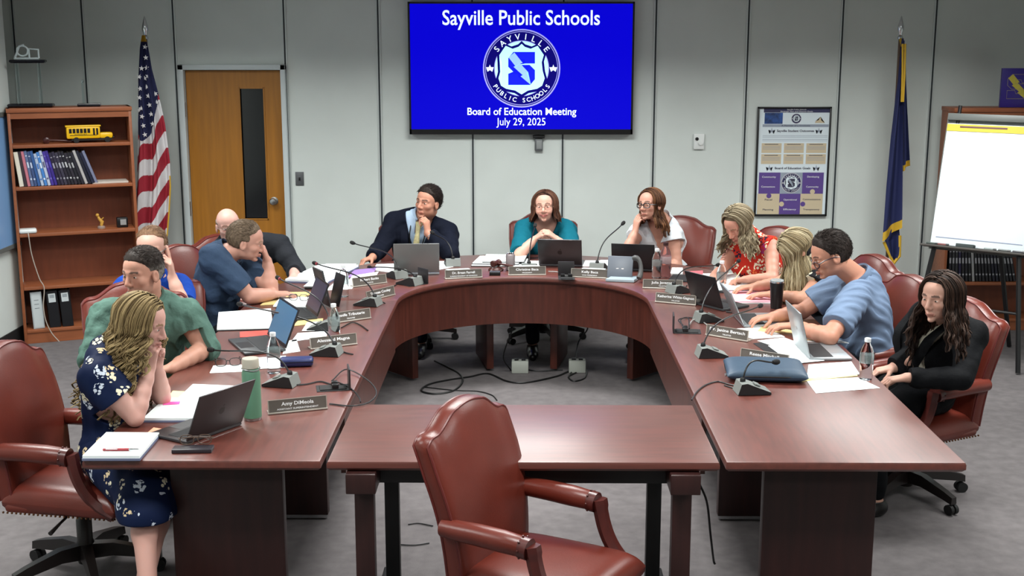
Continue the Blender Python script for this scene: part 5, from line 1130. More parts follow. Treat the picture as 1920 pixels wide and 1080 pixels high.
    def leg(s, v, i, g=0., t1=2., k=.03):
        b = s.bulk; m = s.hip[i] * .5 + s.K[i] * .5; v.cone(s.hip[i], m, .083 * b + g, .072 * b + g, k); v.cone(m, s.K[i], .072 * b + g, .054 + g, k)
        e = s.K[i] + (s.A[i] - s.K[i]) * (t1 - 1); c = s.K[i] * .68 + s.A[i] * .32 - s.F * .012
        if t1 > 1.35: v.cone(s.K[i], c, .052 + g, .05 + g, k); v.cone(c, e, .05 + g, .034 + g, k)
        elif t1 > 1: v.cone(s.K[i], e, .052 + g, .05 + g, k)
    def foot(s, v, i, g=0.):
        d = nrm(V3((s.F[0], s.F[1], 0))); a = s.A[i]; z = V3((0, 0, 1))
        v.cone(a - d * .03 - z * .045, a + d * .10 - z * .055, .034 + g, .032 + g, .02); v.cone(a + d * .08 - z * .058, a + d * .17 - z * .062, .034 + g, .022 + g, .02); v.cone(a, a - d * .02 - z * .04, .036 + g, .034 + g, .02)
    def hand(s, v, i, g=0.):
        d, n, curl = s.hands[i][:3]; spread = s.hands[i][3] if len(s.hands[i]) > 3 else .0; tc = s.hands[i][4] if len(s.hands[i]) > 4 else .35
        d = nrm(d); n = V3(n); n = nrm(n - d * (n @ d)); th = np.cross(d, n) if i == 1 else np.cross(n, d); W = s.Wr[i]; q = .93 if s.sex == 'm' else .84
        cs = curl if isinstance(curl, (list, tuple)) else [curl] * 4
        rot = lambda vv, ang: d * 0 + vv[0] * (d * math.cos(ang) + n * math.sin(ang)) + vv[1] * th
        for j, (o, kl, L3) in enumerate(((.030, .092, (.044, .026, .021)), (.010, .096, (.048, .030, .022)), (-.011, .091, (.044, .027, .021)), (-.030, .082, (.035, .021, .019)))):
            kn = W + (d * kl + th * o) * q; v.cone(W + th * o * .45 * q + d * .008, kn, .0165 * q, .0118 * q, .010)
            a = cs[j] * .75; p = kn
            for m_, (ln, r0, r1) in enumerate(zip(L3, (.0098, .0088, .0080), (.0088, .0080, .0066))):
                dd = rot((math.cos(spread * o * 12), math.sin(spread * o * 12)), a); e = p + dd * ln * q; v.cone(p, e, r0 * q, r1 * q, .0025); p = e; a += cs[j] * (1.0 if m_ == 0 else .75)
        v.cone(W + d * .03 * q, W + d * .075 * q, .016 * q, .017 * q, .012)
        b = W + (d * .022 + th * .022 + n * .006) * q; t1 = nrm(d * .62 + th * .72 + n * tc); t2 = nrm(d * .85 + th * .35 + n * tc * 1.2); c = b + t1 * .043 * q; e = c + t2 * .032 * q
        v.cone(W + d * .012, b, .017 * q, .0165 * q, .008); v.cone(b, c, .0155 * q, .0115 * q, .006); v.cone(c, e, .0112 * q, .0095 * q, .003); v.cone(e, e + nrm(t2 + n * tc * .5) * .026 * q, .0095 * q, .0072 * q, .003)
    def head_sdf(s, v):
        A = V3([s.hf, s.hl, s.hu]); q = s.hs; fm = s.sex != 'm'; h = s.h; E = lambda c, r, k=.02, op='add': v.ell(h(*c), A, np.array(r) * q, k * q, op); K = lambda a, b, ra, rb, k=.008, op='add': v.cone(h(*a), h(*b), ra * q, rb * q, k * q, op)
        E((-.014, 0, .030), (.098, .076, .088)); E((.034, 0, .040), (.058, .064, .055), .03); E((.034, 0, -.030), (.057, .058 if not fm else .055, .070), .03)
        E((.022, 0, -.064), (.058, .053 if not fm else .047, .044), .025); E((.073, 0, -.099), (.020, .023 if not fm else .018, .016), .018)
        for g in (1, -1):
            E((.060, g * .040, -.022), (.026, .024, .022), .018); E((-.004, g * .079, -.010), (.021, .0085, .032), .006); E((.002, g * .088, -.006), (.010, .006, .017), .004, 'sub')
            K((.089, g * .010, .020), (.072, g * .047, .019), .0115 if not fm else .009, .010, .012); E((.099, g * .033, .000), (.013, .020, .011), .010, 'sub')
            E((.0785, g * .033, -.001), (.011, .017, .0105), .005); K((.100, g * .0125, -.038), (.097, g * .013, -.037), .0085, .0085, .008)
            K((.084, g * (.021 + .005 * s.smile), -.069 + .008 * s.smile), (.0985, 0, -.0655), .0055, .0070, .006); K((.082, g * .019, -.074 + .005 * s.smile), (.0965, 0, -.0775), .006, .0078, .006)
            if s.smile: E((.070, g * .042, -.040), (.022, .018, .018), .015)
        K((.089, 0, .014), (.110, 0, -.032), .0085, .0120, .010); K((.090, .018, -.0715), (.090, -.018, -.0715), .0016, .0016, .004, 'sub'); E((.092, 0, -.088), (.01, .02, .006), .01, 'sub')
    def skin_mesh(s, label):
        pts = [s.P, s.C, s.h(.12, .1, .13), s.h(-.12, -.1, -.13), s.h(.12, -.1, .13), s.h(-.12, .1, .13), *s.S, *s.E, *s.Wr, *s.K, *s.A, *[s.Wr[i] + nrm(s.hands[i][0]) * .2 for i in (0, 1)], *[a + s.F * .2 for a in s.A]]
        lo, hi = np.min(pts, 0) - .14, np.max(pts, 0) + .14; lo[2] = max(lo[2], -.01); s.lo, s.hi = lo, hi
        v = Vol(lo, hi, s.vox); s.torso(v, -.004)
        for i in (0, 1): s.leg(v, i, -.004); s.foot(v, i, -.003); s.arm(v, i)
        s.neck(v); s.head_sdf(v)
        for i in (0, 1): s.hand(v, i)
        vs, fs = v.nets(); f, l, u = s.loc(vs); t = np.repeat(s.skin[None], len(vs), 0); al = np.abs(l)
        inh = (np.abs(f) < .14) & (al < .10) & (u > -.13) & (u < .14)
        def mix(mask, c, a): t[mask] = t[mask] * (1 - a) + c * a
        mix(inh & (f > .06) & (al > .022) & (al < .055) & (u < -.008) & (u > -.05), s.skin * V3((1.0, .78, .76)), .3); mix(inh & (f > .1) & (u < -.02) & (u > -.046) & (al < .02), s.skin * V3((1., .80, .77)), .35)
        if s.beard is not None: mix(inh & (f > .0) & (u < -.05) & ~((u > -.083) & (u < -.06) & (al < .024) & (f > .08)), lin(s.beard), .35)
        mu = -.0715 + s.smile * .008 * np.clip(al / .02, 0, 1.3)
        mix(inh & (f > .078) & (np.abs(u - mu) < .0095) & (al < .024 + .006 * s.smile), s.lipc, .85); mix(inh & (f > .078) & (np.abs(u - mu) < .0022) & (al < .022 + .006 * s.smile), s.lipc * .35, .8)
        bu = .0225 + .004 * np.sin(np.clip((al - .012) / .04, 0, 1) * np.pi); mix(inh & (f > .05) & (al > .013) & (al < .052) & (np.abs(u - bu) < .0048), s.browc, .85)
        s.body = np_obj('person', vs, fs, m_skin, None, s.base, t); s.body.location = s.base; tag(s.body, label, 'person')
        if s.eyes:
            for g in (1, -1):
                for nm, c, r, m in (('eye', (.0855, g * .033, .0005), (.0050, .0108, .0042), m_eyew),):
                    e = MB(); M = Matrix([[*(a * s.hs), 0] for a in V3([s.hf, s.hl, s.hu]).T] + [[0, 0, 0, 1]]); M = Matrix.Translation(s.h(*c) - s.base) @ M
                    e.ball((0, 0, 0), r, 14, 8, 0, M); e.ball((.0028, -g * .0012, 0), (.0040, .0064, .0041), 12, 8, 1, M); e.obj(nm, [m, m_iris], s.body)
    def cloth(s, name, fn, material, h=None, wr=.003, wl=.09, seed=1, label=None, tint=None, k3=(1, 1, 1), pad=.06):
        v = Vol(s.lo - pad, s.hi + pad, h or s.vox); r = fn(v)
        if wr: v.wrinkle(wr, wl, seed, k3)
        if r is not None:
            for c in r: v.cut(c)
        vs, fs = v.nets(); o = np_obj(name, vs, fs, material, s.body, s.base, tint(vs) if tint else None)
        if label: o['label'] = label
        return o
    def tl(s, X):   # torso coordinates of grid points relative to the chest: left, forward, up
        p = [X[i] - np.float32(s.C[i]) for i in range(3)]; return [p[0] * np.float32(a[0]) + p[1] * np.float32(a[1]) + p[2] * np.float32(a[2]) for a in (s.L, s.Ft, s.up)]
    def shirt(s, name, material, sleeve=.55, g=.010, neck='round', hem=None, seed=1, wr=.004, collar=True, cuff=.006, label=None, vd=.12, wl=.09):
        hem = s.P[2] - .02 if hem is None else hem
        def fn(v):
            s.torso(v, g); cuts = []
            if neck == 'shirt': v.cone(s.C - s.up * .03, s.C + (s.neck_frame()[1]) * .07, .07 + g, .060 + g, .03)
            elif neck == 'round': s.neck(v, g * .8)
            for i in (0, 1):
                if sleeve > 0: s.arm(v, i, 0, sleeve, g + .002, g1=g + cuff)
            X = v.grid(); l, f, u = s.tl(X); cuts.append(np.broadcast_to(hem - X[2], v.d.shape))
            for i in (0, 1):                                          # square sleeve ends
                if sleeve <= 0: continue
                a, b = (s.S[i], s.E[i]) if sleeve <= 1 else (s.E[i], s.Wr[i]); d = nrm(b - a); e = a + (b - a) * (sleeve if sleeve <= 1 else sleeve - 1)
                p = (X[0] - e[0]) * d[0] + (X[1] - e[1]) * d[1] + (X[2] - e[2]) * d[2]; far = np.sqrt((X[0] - e[0]) ** 2 + (X[1] - e[1]) ** 2 + (X[2] - e[2]) ** 2) - .13
                cuts.append(np.minimum(p, -far) if False else np.where(far < 0, p, -1.0))
            if sleeve == 0:
                for i, sg in ((0, 1), (1, -1)): cuts.append(sg * l - (np.float32(abs((s.S[i] - s.C) @ s.L)) + .012) - .25 * np.maximum(0, -u - .12))
            if neck == 'round': cuts.append(.075 - np.sqrt(l ** 2 + (f - .03) ** 2 + (np.maximum(0, u + .02) * .0 + (u - .03) * .9) ** 2))
            elif neck == 'v':
                w = .085 * np.clip((u + vd) / (vd + .02), 0, 1.3); cuts.append(np.where((f > -.02) & (u > -vd), w - np.abs(l), -1.0)); cuts.append(.066 - np.sqrt(l ** 2 + (f + .01) ** 2 + (np.minimum(0, u - .03)) ** 2))
            elif neck == 'shirt':
                n0, na, nf, nl = s.neck_frame(); q = [X[i] - np.float32(n0[i]) for i in range(3)]; da, df, dl = [q[0] * np.float32(a[0]) + q[1] * np.float32(a[1]) + q[2] * np.float32(a[2]) for a in (na, nf, nl)]
                cuts.append(np.where(np.sqrt(df ** 2 + dl ** 2) < .115, da - .058, -1.0)); cuts.append(np.where((df > 0) & (da > -.03), .034 * np.clip((da + .03) / .08, 0, 1.2) - np.abs(dl), -1.0))
            return cuts
        o = s.cloth(name, fn, material, seed=seed, wr=wr, label=label, wl=wl)
        if collar and neck == 'shirt':
            q = MB(); n0, na, nf, nl = s.neck_frame(); c0 = n0 + na * .052; r = (.067 if s.sex == 'm' else .056) + g * .3; n_ = 28; a0 = R(22)
            cc = [a0 + (2 * math.pi - 2 * a0) * i / n_ for i in range(n_ + 1)]; pt = lambda a, rr, uu: c0 + nf * math.cos(a) * rr + nl * math.sin(a) * rr + na * uu - s.base
            vs = []
            for a in cc:
                fr = max(0, math.cos(a)) ** 3
                for rr, uu in ((r - .002, -.02), (r - .004, .026 - .024 * fr), (r + .006, .030 - .024 * fr), (r + .016 + .02 * fr, -.006 - .035 * fr), (r + .012 + .018 * fr, -.010 - .035 * fr)): vs.append(tuple(pt(a, rr, uu)))
            q.add(vs, [(5 * i + j, 5 * i + (j + 1) % 5, 5 * i + 5 + (j + 1) % 5, 5 * i + 5 + j) for i in range(n_) for j in range(5)]); q.obj('collar', material, o, angle=70)
        return o
    def trousers(s, material, name='trousers', t1=1.92, g=.010, seed=5, skirt=None):
        def fn(v):
            s_ = s; v.ell(s.P, V3([s.L, s.F, (0, 0, 1)]), np.array((.165, .125, .115)) * s.bulk + g, .04)
            for i in (0, 1): s.leg(v, i, g, t1)
            if skirt:
                for t in (.25, .5, .75, 1.0): a = s.hip[0] * (1 - t) + s.K[0] * t; b = s.hip[1] * (1 - t) + s.K[1] * t; v.cone(a, b, .085 + g, .085 + g, .05)
                m = [s.K[i] + nrm(s.A[i] - s.K[i]) * skirt for i in (0, 1)]; v.cone(s.K[0], m[0], .07 + g, .075 + g, .05); v.cone(s.K[1], m[1], .07 + g, .075 + g, .05); v.cone(m[0], m[1], .072 + g, .072 + g, .05)
            return [v.grid()[2] - (s.P[2] + .13) + np.zeros_like(v.d)] + ([min(s.K[0][2], s.K[1][2]) - skirt * .8 - v.grid()[2] + np.zeros_like(v.d)] if skirt else [])
        return s.cloth(name, fn, material, h=max(s.vox, .006), seed=seed, wr=.004, wl=.12)
    def shoes(s, material=None):
        for i in (0, 1):
            a = s.A[i]; v = Vol(a - .30, a + .30, .005); s.foot(v, i, .006); v.cut((V3((0, 0, 0))[2] + .004 - v.grid()[2]) + np.zeros_like(v.d)); v.cut(v.grid()[2] - (a[2] - .004) + np.zeros_like(v.d))
            vs, fs = v.nets(); np_obj('shoe', vs, fs, material or mat('shoe_black', (22, 20, 20), .35), s.body, s.base)
    def hair_short(s, col, thick=.010, top=.0, front=.072, side=.018, temple=.0, nape=-.062, bald=False, seed=2, gray=None, fluff=.003, label=None):
        A = V3([s.hf, s.hl, s.hu]); q = s.hs; v = Vol(s.H - .17, s.H + .17, min(s.vox, .0035)); c = lin(col)
        v.ell(s.h(-.016, 0, .030), A, (np.array((.098, .077, .088)) + (thick, thick * .8, thick + top)) * q, .01); v.ell(s.h(.03, 0, .044), A, (np.array((.056, .064, .054)) + (thick * .6, thick * .7, thick + top)) * q, .03)
        X = v.grid(); p = [X[i] - np.float32(s.H[i]) for i in range(3)]; f, l, u = [(p[0] * np.float32(a[0]) + p[1] * np.float32(a[1]) + p[2] * np.float32(a[2])) / np.float32(q) for a in A]
        if fluff: v.d += np.float32(fluff * .45) * (np.sin(l * 520 + 6 * np.sin(f * 50 + seed)) * np.sin(f * 120 + u * 160) + .6 * np.sin(f * 210 + l * 330 + u * 250 + seed)).astype(np.float32)
        al = np.abs(l); hl = np.interp(u, (-.07, -.03, .0, .035, .062, .080, .13), (-.035, -.002, side, side + .012, front - .022 - temple, front - temple * .3, front + .01))
        hl = hl - np.where(u > .055, temple * 9 * np.clip(al - .02, 0, .05) * .4, 0) + np.where(u > .06, .25 * np.clip(.03 - al, 0, .03), 0)
        e1 = np.minimum(hl - f, (u - nape) * 1.2); v.d += np.float32(thick * .8) * (1 - np.clip(e1 / .022, 0, 1)).astype(np.float32); v.cut((f - hl) * np.float32(q)); v.cut((nape - u - .35 * np.clip(f + .02, 0, .2)) * np.float32(q)); v.cut(-(np.maximum(np.maximum(np.abs(f + .002) - .022, al - .11), np.abs(u + .014) - .034)) * np.float32(q))
        if bald: v.cut((u - (.045 + .0 * f)) * np.float32(q) - np.float32(.0) + np.where(f > -.02, .25 * (f + .02), 0))
        vs, fs = v.nets(); lf, ll, lu = s.loc(vs); g = np.random.RandomState(seed); w = (.82 + .36 * (np.sin(lf * 300 + ll * 170) * .5 + .5) * (np.sin(ll * 420 + lu * 120) * .5 + .5))[:, None]
        t = c[None] * w
        if gray is not None:
            k = np.clip((.055 - lu) / .05, 0, 1)[:, None] * np.clip(.4 + lf * 4 + .6, 0, 1)[:, None]; t = t * (1 - k) + lin(gray)[None] * k
        if len(vs) > 200 and thick > .005:
            k = 2600; ii = g.randint(0, len(vs), k); p0 = vs[ii]; c0 = s.h(-.014, 0, .03); nn = p0 - c0; nn /= np.linalg.norm(nn, axis=1, keepdims=True); fl = -s.hf * .8 - s.hu * .35 + g.normal(size=(k, 3)) * .35; fl = fl - nn * (fl * nn).sum(1, keepdims=True); fl /= np.linalg.norm(fl, axis=1, keepdims=True) + 1e-6
            ln = (.010 + thick * g.uniform(.6, 1.5, k))[:, None, None]; tq = np.linspace(0, 1, 4)[None, :, None]; hv = np.interp(p0 @ s.hu - s.H @ s.hu, (-.07, -.03, .0, .035, .062, .080, .13), (-.035, -.002, side, side + .012, front - .022 - temple, front - temple * .3, front + .01)) - (p0 - s.H) @ s.hf; ln = ln * np.clip(hv / .030, .15, 1)[:, None, None]; up_ = .12 + thick * 4
            PP = p0[:, None] - nn[:, None] * .003 + ln * tq * (nn[:, None] * up_ + fl[:, None] * (.5 + tq)) ; rad = np.repeat((.0017 * np.array((1, .9, .7, .25)))[None], k, 0); vv, ff = strands(PP, rad, 3)
            t2 = np.repeat(t[ii] * g.uniform(.75, 1.35, k)[:, None], 12, 0); fs = np.concatenate([fs, ff + len(vs)]); vs = np.concatenate([vs, vv]); t = np.concatenate([t, t2])
        o = np_obj('hair', vs, fs, m_hair, s.body, s.base, t)
        if label: o['label'] = label
        return o
    def hair_long(s, col, col2, length=.34, n=130, per=9, open_=52, part=.0, wave=.0, curl=.0, seed=3, out=.012, r=.0052, back_len=None, vol=1.0, fwd=.0, inward=.4, front_len=None, fringe=None):
        """shell over the skull plus many separate falling locks"""
        A = V3([s.hf, s.hl, s.hu]); q = s.hs; g = np.random.RandomState(seed); c1, c2 = lin(col), lin(col2); VS = []; FS = []; TS = []; off = 0
        v = Vol(s.H - .19, s.H + .19, .005); v.ell(s.h(-.016, 0, .032), A, np.array((.104, .083, .097)) * q * (1 + (vol - 1) * .5), .01)
        X = v.grid(); p = [X[i] - np.float32(s.H[i]) for i in range(3)]; f, l, u = [(p[0] * np.float32(a[0]) + p[1] * np.float32(a[1]) + p[2] * np.float32(a[2])) / np.float32(q) for a in A]
        v.cut((f - np.interp(u, (-.1, .02, .045, .064, .08), (-.005, .014, .034, .082, .1))) * np.float32(q)); v.cut((-.07 - u) * np.float32(q)); vs, fs = v.nets(); VS.append(vs); FS.append(fs); TS.append(np.repeat((c1 * .9)[None], len(vs), 0)); off = len(vs)
        R0 = np.array((.108, .093, .103)) * vol; cen = np.array((-.014, 0, .028)); dn = V3((0, 0, -1)); M_ = 34
        for i in range(n):
            ph = R(open_) + (2 * math.pi - 2 * R(open_)) * (i + g.uniform(-.5, .5)) / (n - 1); ph = min(max(ph, R(open_)), 2 * math.pi - R(open_)); layer = g.uniform(.93, 1.05); pts = []
            back = .5 - .5 * math.cos(ph); th1 = R(88 + 14 * back); ro = g.uniform(-.010, .010)
            for k in range(10):
                t = k / 9; th = R(4) + (th1 - R(4)) * t; st = np.array((math.cos(ph) * math.sin(th), math.sin(ph) * math.sin(th), math.cos(th)))
                lo = R0 * layer * st + np.array(((.098 * (1 - back) - .035 * back) * (1 - t) ** 2, (part + ro) * (1 - t) ** 2, 0)); ee = (lo[0] / (R0[0] * layer)) ** 2 + (lo[1] / (R0[1] * layer)) ** 2
                if t < .8: lo[2] = max(lo[2] * min(1, t * 1.2), R0[2] * layer * math.sqrt(max(.05, 1 - ee)))
                pts.append(s.h(*(cen + lo)))
            end = pts[-1]; outv = A[0] * math.cos(ph) + A[1] * math.sin(ph); outv = nrm(outv - dn * (outv @ dn))
            Ln = (length if back_len is None else length + (back_len - length) * back); Ln = (front_len if front_len and back < .35 else Ln) * g.uniform(.82, 1.08); ax2 = np.cross(dn, outv); ph0 = g.uniform(0, 6.28); fr = g.uniform(.8, 1.25); ins = g.uniform(-.008, .008)
            x = Ln * np.arange(1, M_ - 9) / (M_ - 10); t = x / Ln
            o_ = out * t * 2 - inward * .07 * np.sin(np.minimum(1, x / .16) * np.pi) + ins * t; w1 = wave * np.minimum(1, t * 3) * np.sin(x * 2 * np.pi / (.11 * fr) + ph0 * .4); cu = curl * np.minimum(1, t * 2.5); cp = x * 2 * np.pi / (.062 * fr) + ph0
            tail = end + dn * x[:, None] + outv * (o_ + w1 + cu * np.cos(cp))[:, None] + ax2 * (cu * np.sin(cp) + w1 * .5)[:, None] + nrm(s.hf * (1, 1, 0)) * (fwd * (.25 + .75 * back) * t)[:, None]
            C_ = np.concatenate([np.array(pts), tail]); m = len(C_); tt = np.linspace(0, 1, m); k_ = per
            a_ = g.uniform(0, 2 * np.pi, k_); rr = r * 2.2 * np.sqrt(g.uniform(0, 1, k_)); prof = .35 + .9 * np.sin(np.pi * np.clip(tt * 1.05, 0, 1)) ** .7 * (1 - .35 * tt)
            off2 = np.cos(a_)[:, None, None] * outv * .7 + np.sin(a_)[:, None, None] * ax2; wob = .0016 * np.sin(tt[None] * g.uniform(8, 22, k_)[:, None] + g.uniform(0, 6.3, k_)[:, None])[..., None] * ax2
            PP = C_[None] + off2 * (rr[:, None] * prof[None])[..., None] + wob; rad = np.repeat((.0021 * (.55 + .6 * np.sin(np.pi * np.clip(.1 + tt * .9, 0, 1))))[None], k_, 0)
            vv, ff = strands(PP, rad, 3, np.cross(outv, dn) * .97 + outv * .24); mx = g.uniform(0, 1) ** 1.2; c = (c1 * (1 - mx) + c2 * mx); cc = c[None] * g.uniform(.72, 1.22, k_)[:, None]
            VS.append(vv); FS.append(ff + off); TS.append(np.repeat(cc, m * 3, 0)); off += len(vv)
        return np_obj('hair', np.concatenate(VS), np.concatenate(FS), m_hair, s.body, s.base, np.concatenate(TS))
    def glasses(s, col, rimless=False, down=0., k=0):
        m = mat('glasses_%d_%d' % (col[0], rimless), col, .3); k = k or (.0026 if not rimless else .0013); t = thing('spectacles', None, None); t.parent = s.body
        for key in ('label', 'category'):
            if key in t: del t[key]
        H = lambda f, l, u: Vector(s.h(f, l, u) - s.base)
        for g in (1, -1):
            MB().tube([H(.104 - .012 * abs(math.cos(R(a))) ** 2 * (1 if math.cos(R(a)) > 0 else 0), g * (.034 + .026 * math.copysign(abs(math.cos(R(a))) ** .75, math.cos(R(a)))), -.004 - down + .018 * math.copysign(abs(math.sin(R(a))) ** .75, math.sin(R(a)))) for a in range(0, 361, 20)], k, 6).obj('rim', m, t)
            MB().tube([H(.094, g * .060, .002 - down), H(.06, g * .076, .003), H(.0, g * .083, .004), H(-.02, g * .084, -.006)], k, 6).obj('temple', m, t)
        MB().tube([H(.106, .009, -.002 - down), H(.110, 0, .002 - down), H(.106, -.009, -.002 - down)], k, 6).obj('bridge', m, t)
        return t
    def necktie(s, material, hw=.022, ln=.40):
        q = MB(); A = V3([s.L, s.Ft, s.up])
        def surf(u): return .118 * s.bulk + .022 + .02 * math.sin(min(1, max(0, -u / .25)) * math.pi) - .10 * max(0, (u + .04) / .08) * .5 + s.belly * .5 * min(1, max(0, -u / .3))
        pts = [(.028, .035), (.02, .0), (.016, -.03), (.026, -.15), (.036, -ln), (.0, -ln - .04)]
        vs = []
        for w, u in pts:
            f = surf(u)
            for l_, ff in ((w, -.006), (w * .6, .006), (-w * .6, .006), (-w, -.006)): vs.append(tuple(s.C + s.L * l_ + s.Ft * (f + ff) + s.up * u - s.base))
        q.add(vs, [(4 * i + j, 4 * i + (j + 1) % 4, 4 * i + 4 + (j + 1) % 4, 4 * i + 4 + j) for i in range(len(pts) - 1) for j in range(4)]); return q.obj('necktie', material, s.body)
    def jacket(s, material, seed=4, opening=.34, vw=.09, sleeve=1.94, g=.020, wr=.005, hem=None):
        hem = s.P[2] - .05 if hem is None else hem
        def fn(v):
            s.torso(v, g)
            for i in (0, 1):
                s.arm(v, i, 0, sleeve, g * .6, g1=g * .7)
            X = v.grid(); l, f, u = s.tl(X); cuts = [hem - X[2] + np.zeros_like(v.d)]
            w = vw * np.clip((u + opening) / (opening + .03), 0, 1.25); cuts.append(np.where((f > -.005) & (u > -opening), w - np.abs(l), -1.0)); cuts.append(.072 - np.sqrt(l ** 2 + (f + .012) ** 2 + np.minimum(0, u - .03) ** 2))
            for i in (0, 1):
                a, b = s.E[i], s.Wr[i]; d = nrm(b - a); e = a + (b - a) * (sleeve - 1); p = (X[0] - e[0]) * d[0] + (X[1] - e[1]) * d[1] + (X[2] - e[2]) * d[2]; far = np.sqrt((X[0] - e[0]) ** 2 + (X[1] - e[1]) ** 2 + (X[2] - e[2]) ** 2) - .12; cuts.append(np.where(far < 0, p, -1.0))
            return cuts
        o = s.cloth('jacket', fn, material, seed=seed, wr=wr, wl=.11)
        q = MB()                                                    # lapels folded along the opening
        for sg in (1, -1):
            vs = []; n_ = 14
            for k in range(n_ + 1):
                u = .03 - (opening + .03) * k / n_; w = vw * (u + opening) / (opening + .03); f = .112 * s.bulk + g + .010 + .022 * math.sin(min(1, max(0, -u / .26)) * math.pi) - .085 * max(0, (u + .07) / .10); lw = .012 + .042 * math.sin(math.pi * min(1, (k + 2) / (n_ + 2))) ** .8
                for a_, b_ in ((w - .004, 0.0), (w + lw * .5, .007), (w + lw, -.004), (w + lw * .5, -.004)): vs.append(tuple(s.C + s.L * sg * a_ + s.Ft * (f + b_ - .12 * max(0, a_ - .06)) + s.up * u - s.base))
            q = MB(); q.add(vs, [(4 * i + j, 4 * i + (j + 1) % 4, 4 * i + 4 + (j + 1) % 4, 4 * i + 4 + j) for i in range(n_) for j in range(4)]); q.obj('lapel', material, o, angle=50)
        return o
    def cuff_ring(s, i, material, name='watch', t=1.93, w=.02, face=None):
        p = s.E[i] + (s.Wr[i] - s.E[i]) * (t - 1); d = nrm(s.Wr[i] - s.E[i]); r = (.030 if s.sex == 'm' else .0255) * (s.bulk if s.sex == 'm' else s.bulk * .86 / .86) + .0015; q = MB()
        q.tube([Vector(p - d * w / 2 - s.base), Vector(p + d * w / 2 - s.base)], r, 20); o = q.obj(name, material, s.body)
        if face is not None:
            n = -nrm(V3(s.hands[i][1])); n = nrm(n - d * (n @ d)); c = p + n * r; sd = np.cross(d, n)
            M = Matrix([[d[k], sd[k], n[k], (c - s.base)[k]] for k in range(3)] + [[0, 0, 0, 1]]); MB().box((0, 0, .003), (.036, .034, .010), M=M, bev=.003).obj('watch_face', face, o)
        return o
# ---------------------------------------------------------------- the twelve people
W = lambda px, py, y: V3(at_y(px, py, y))
TE = .795           # height of an elbow resting on the table
Z = lambda px, py, z=TE: V3(at_z(px, py, z))
m_navyd = pattern_mat('navy_flowered', (14, 26, 56), [(222, 216, 190), (206, 186, 150), None, (214, 206, 180), (196, 204, 216)], 15, .42)
m_orange = pattern_mat('orange_flowered', (196, 50, 38), [(236, 222, 190), (236, 226, 200), (50, 40, 54), (236, 222, 190), (150, 50, 120), (236, 120, 70)], 14, .62)
m_blkye = pattern_mat('black_yellow_flowered', (32, 32, 36), [(222, 160, 30), None, (214, 150, 40), (222, 160, 30), (220, 214, 190)], 6.5, .46)
m_green = mat('shirt_green', (80, 108, 98), .8, spec=.12, bump=.5, bscale=22, bdist=.02); m_polo = mat('polo_slate', (50, 66, 88), .8, spec=.12, bump=.4, bscale=20, bdist=.02); m_roy = mat('shirt_royal', (22, 62, 150), .8, spec=.12, bump=.4, bscale=22, bdist=.02); m_lblue = mat('shirt_light_blue', (108, 126, 152), .8, spec=.12, bump=.10, bscale=240)
m_suitd = mat('suit_charcoal', (36, 38, 43), .85, spec=.12, bump=.35, bscale=18, bdist=.02); m_suitn = mat('suit_navy', (15, 19, 32), .85, spec=.12, bump=.35, bscale=18, bdist=.02); m_suitb = mat('suit_black', (11, 12, 15), .8, spec=.12, bump=.35, bscale=18, bdist=.02)
m_teal = mat('knit_teal', (12, 88, 104), .85, spec=.12, bump=.35, bscale=22, bdist=.02); m_wtop = mat('top_white', (222, 230, 236), .8, spec=.12, bump=.4, bscale=22, bdist=.02); m_dshirt = mat('shirt_pale_blue', (176, 198, 222), .8, spec=.12); m_cream = mat('blouse_cream', (214, 208, 190), .75, spec=.12)
m_khaki = mat('trousers_khaki', (176, 138, 104), .85, spec=.12); m_dkt = mat('trousers_dark', (34, 36, 42), .85, spec=.12); m_tie = mat('tie_gold', (196, 186, 140), .6, var=.2, vscale=60); m_tied = mat('tie_dark', (40, 44, 60), .6)
DN = V3((0, 0, -1)); UP = V3((0, 0, 1))

# woman in the navy flowered dress, elbows on the table, chin on her hands
eR, eL = Z(253, 783, .79), Z(304, 745, .79)
h1 = W(266, 606, 5.10)
p1 = Person('woman in a navy flowered dress, chin on her clasped hands', (-1.76, 5.11, .60), (-1.745, 5.10, 1.015), 2, h1, -4, 16, sex='f', vox=.0038,
    E=[eL, eR], Wr=[W(294, 688, 5.15), W(281, 690, 5.06)], hands=[((.10, -.10, 1), (.3, -.9, .0), [1.25, 1.25, 1.2, 1.2], 0, .5), ((.10, .12, 1), (.3, .9, 0), [1.15, 1.2, 1.2, 1.2], 0, .5)],
    S=[(-1.75, 5.27, .985), (-1.745, 4.925, .975)], knees=[(-1.47, 4.90, .51), (-1.51, 4.73, .53)], ankles=[(-1.53, 4.62, .10), (-1.45, 4.50, .14)], skin=(199, 153, 141), brow=(120, 96, 66))
p1.shirt('dress_bodice', m_navyd, sleeve=.52, neck='round', hem=.52, g=.014, wr=.004, cuff=.022, seed=11)
p1.trousers(m_navyd, 'dress_skirt', skirt=.07, g=.018, seed=12)
p1.hair_long((92, 74, 48), (168, 146, 104), length=.40, open_=50, wave=.014, curl=.014, seed=21, out=.03,  vol=1.06, fwd=-.13, inward=.2, front_len=.20)
p1.shoes(mat('shoe_tan', (150, 110, 90), .5)); p1.cuff_ring(0, m_chrome, 'bracelet', 1.86, .008)

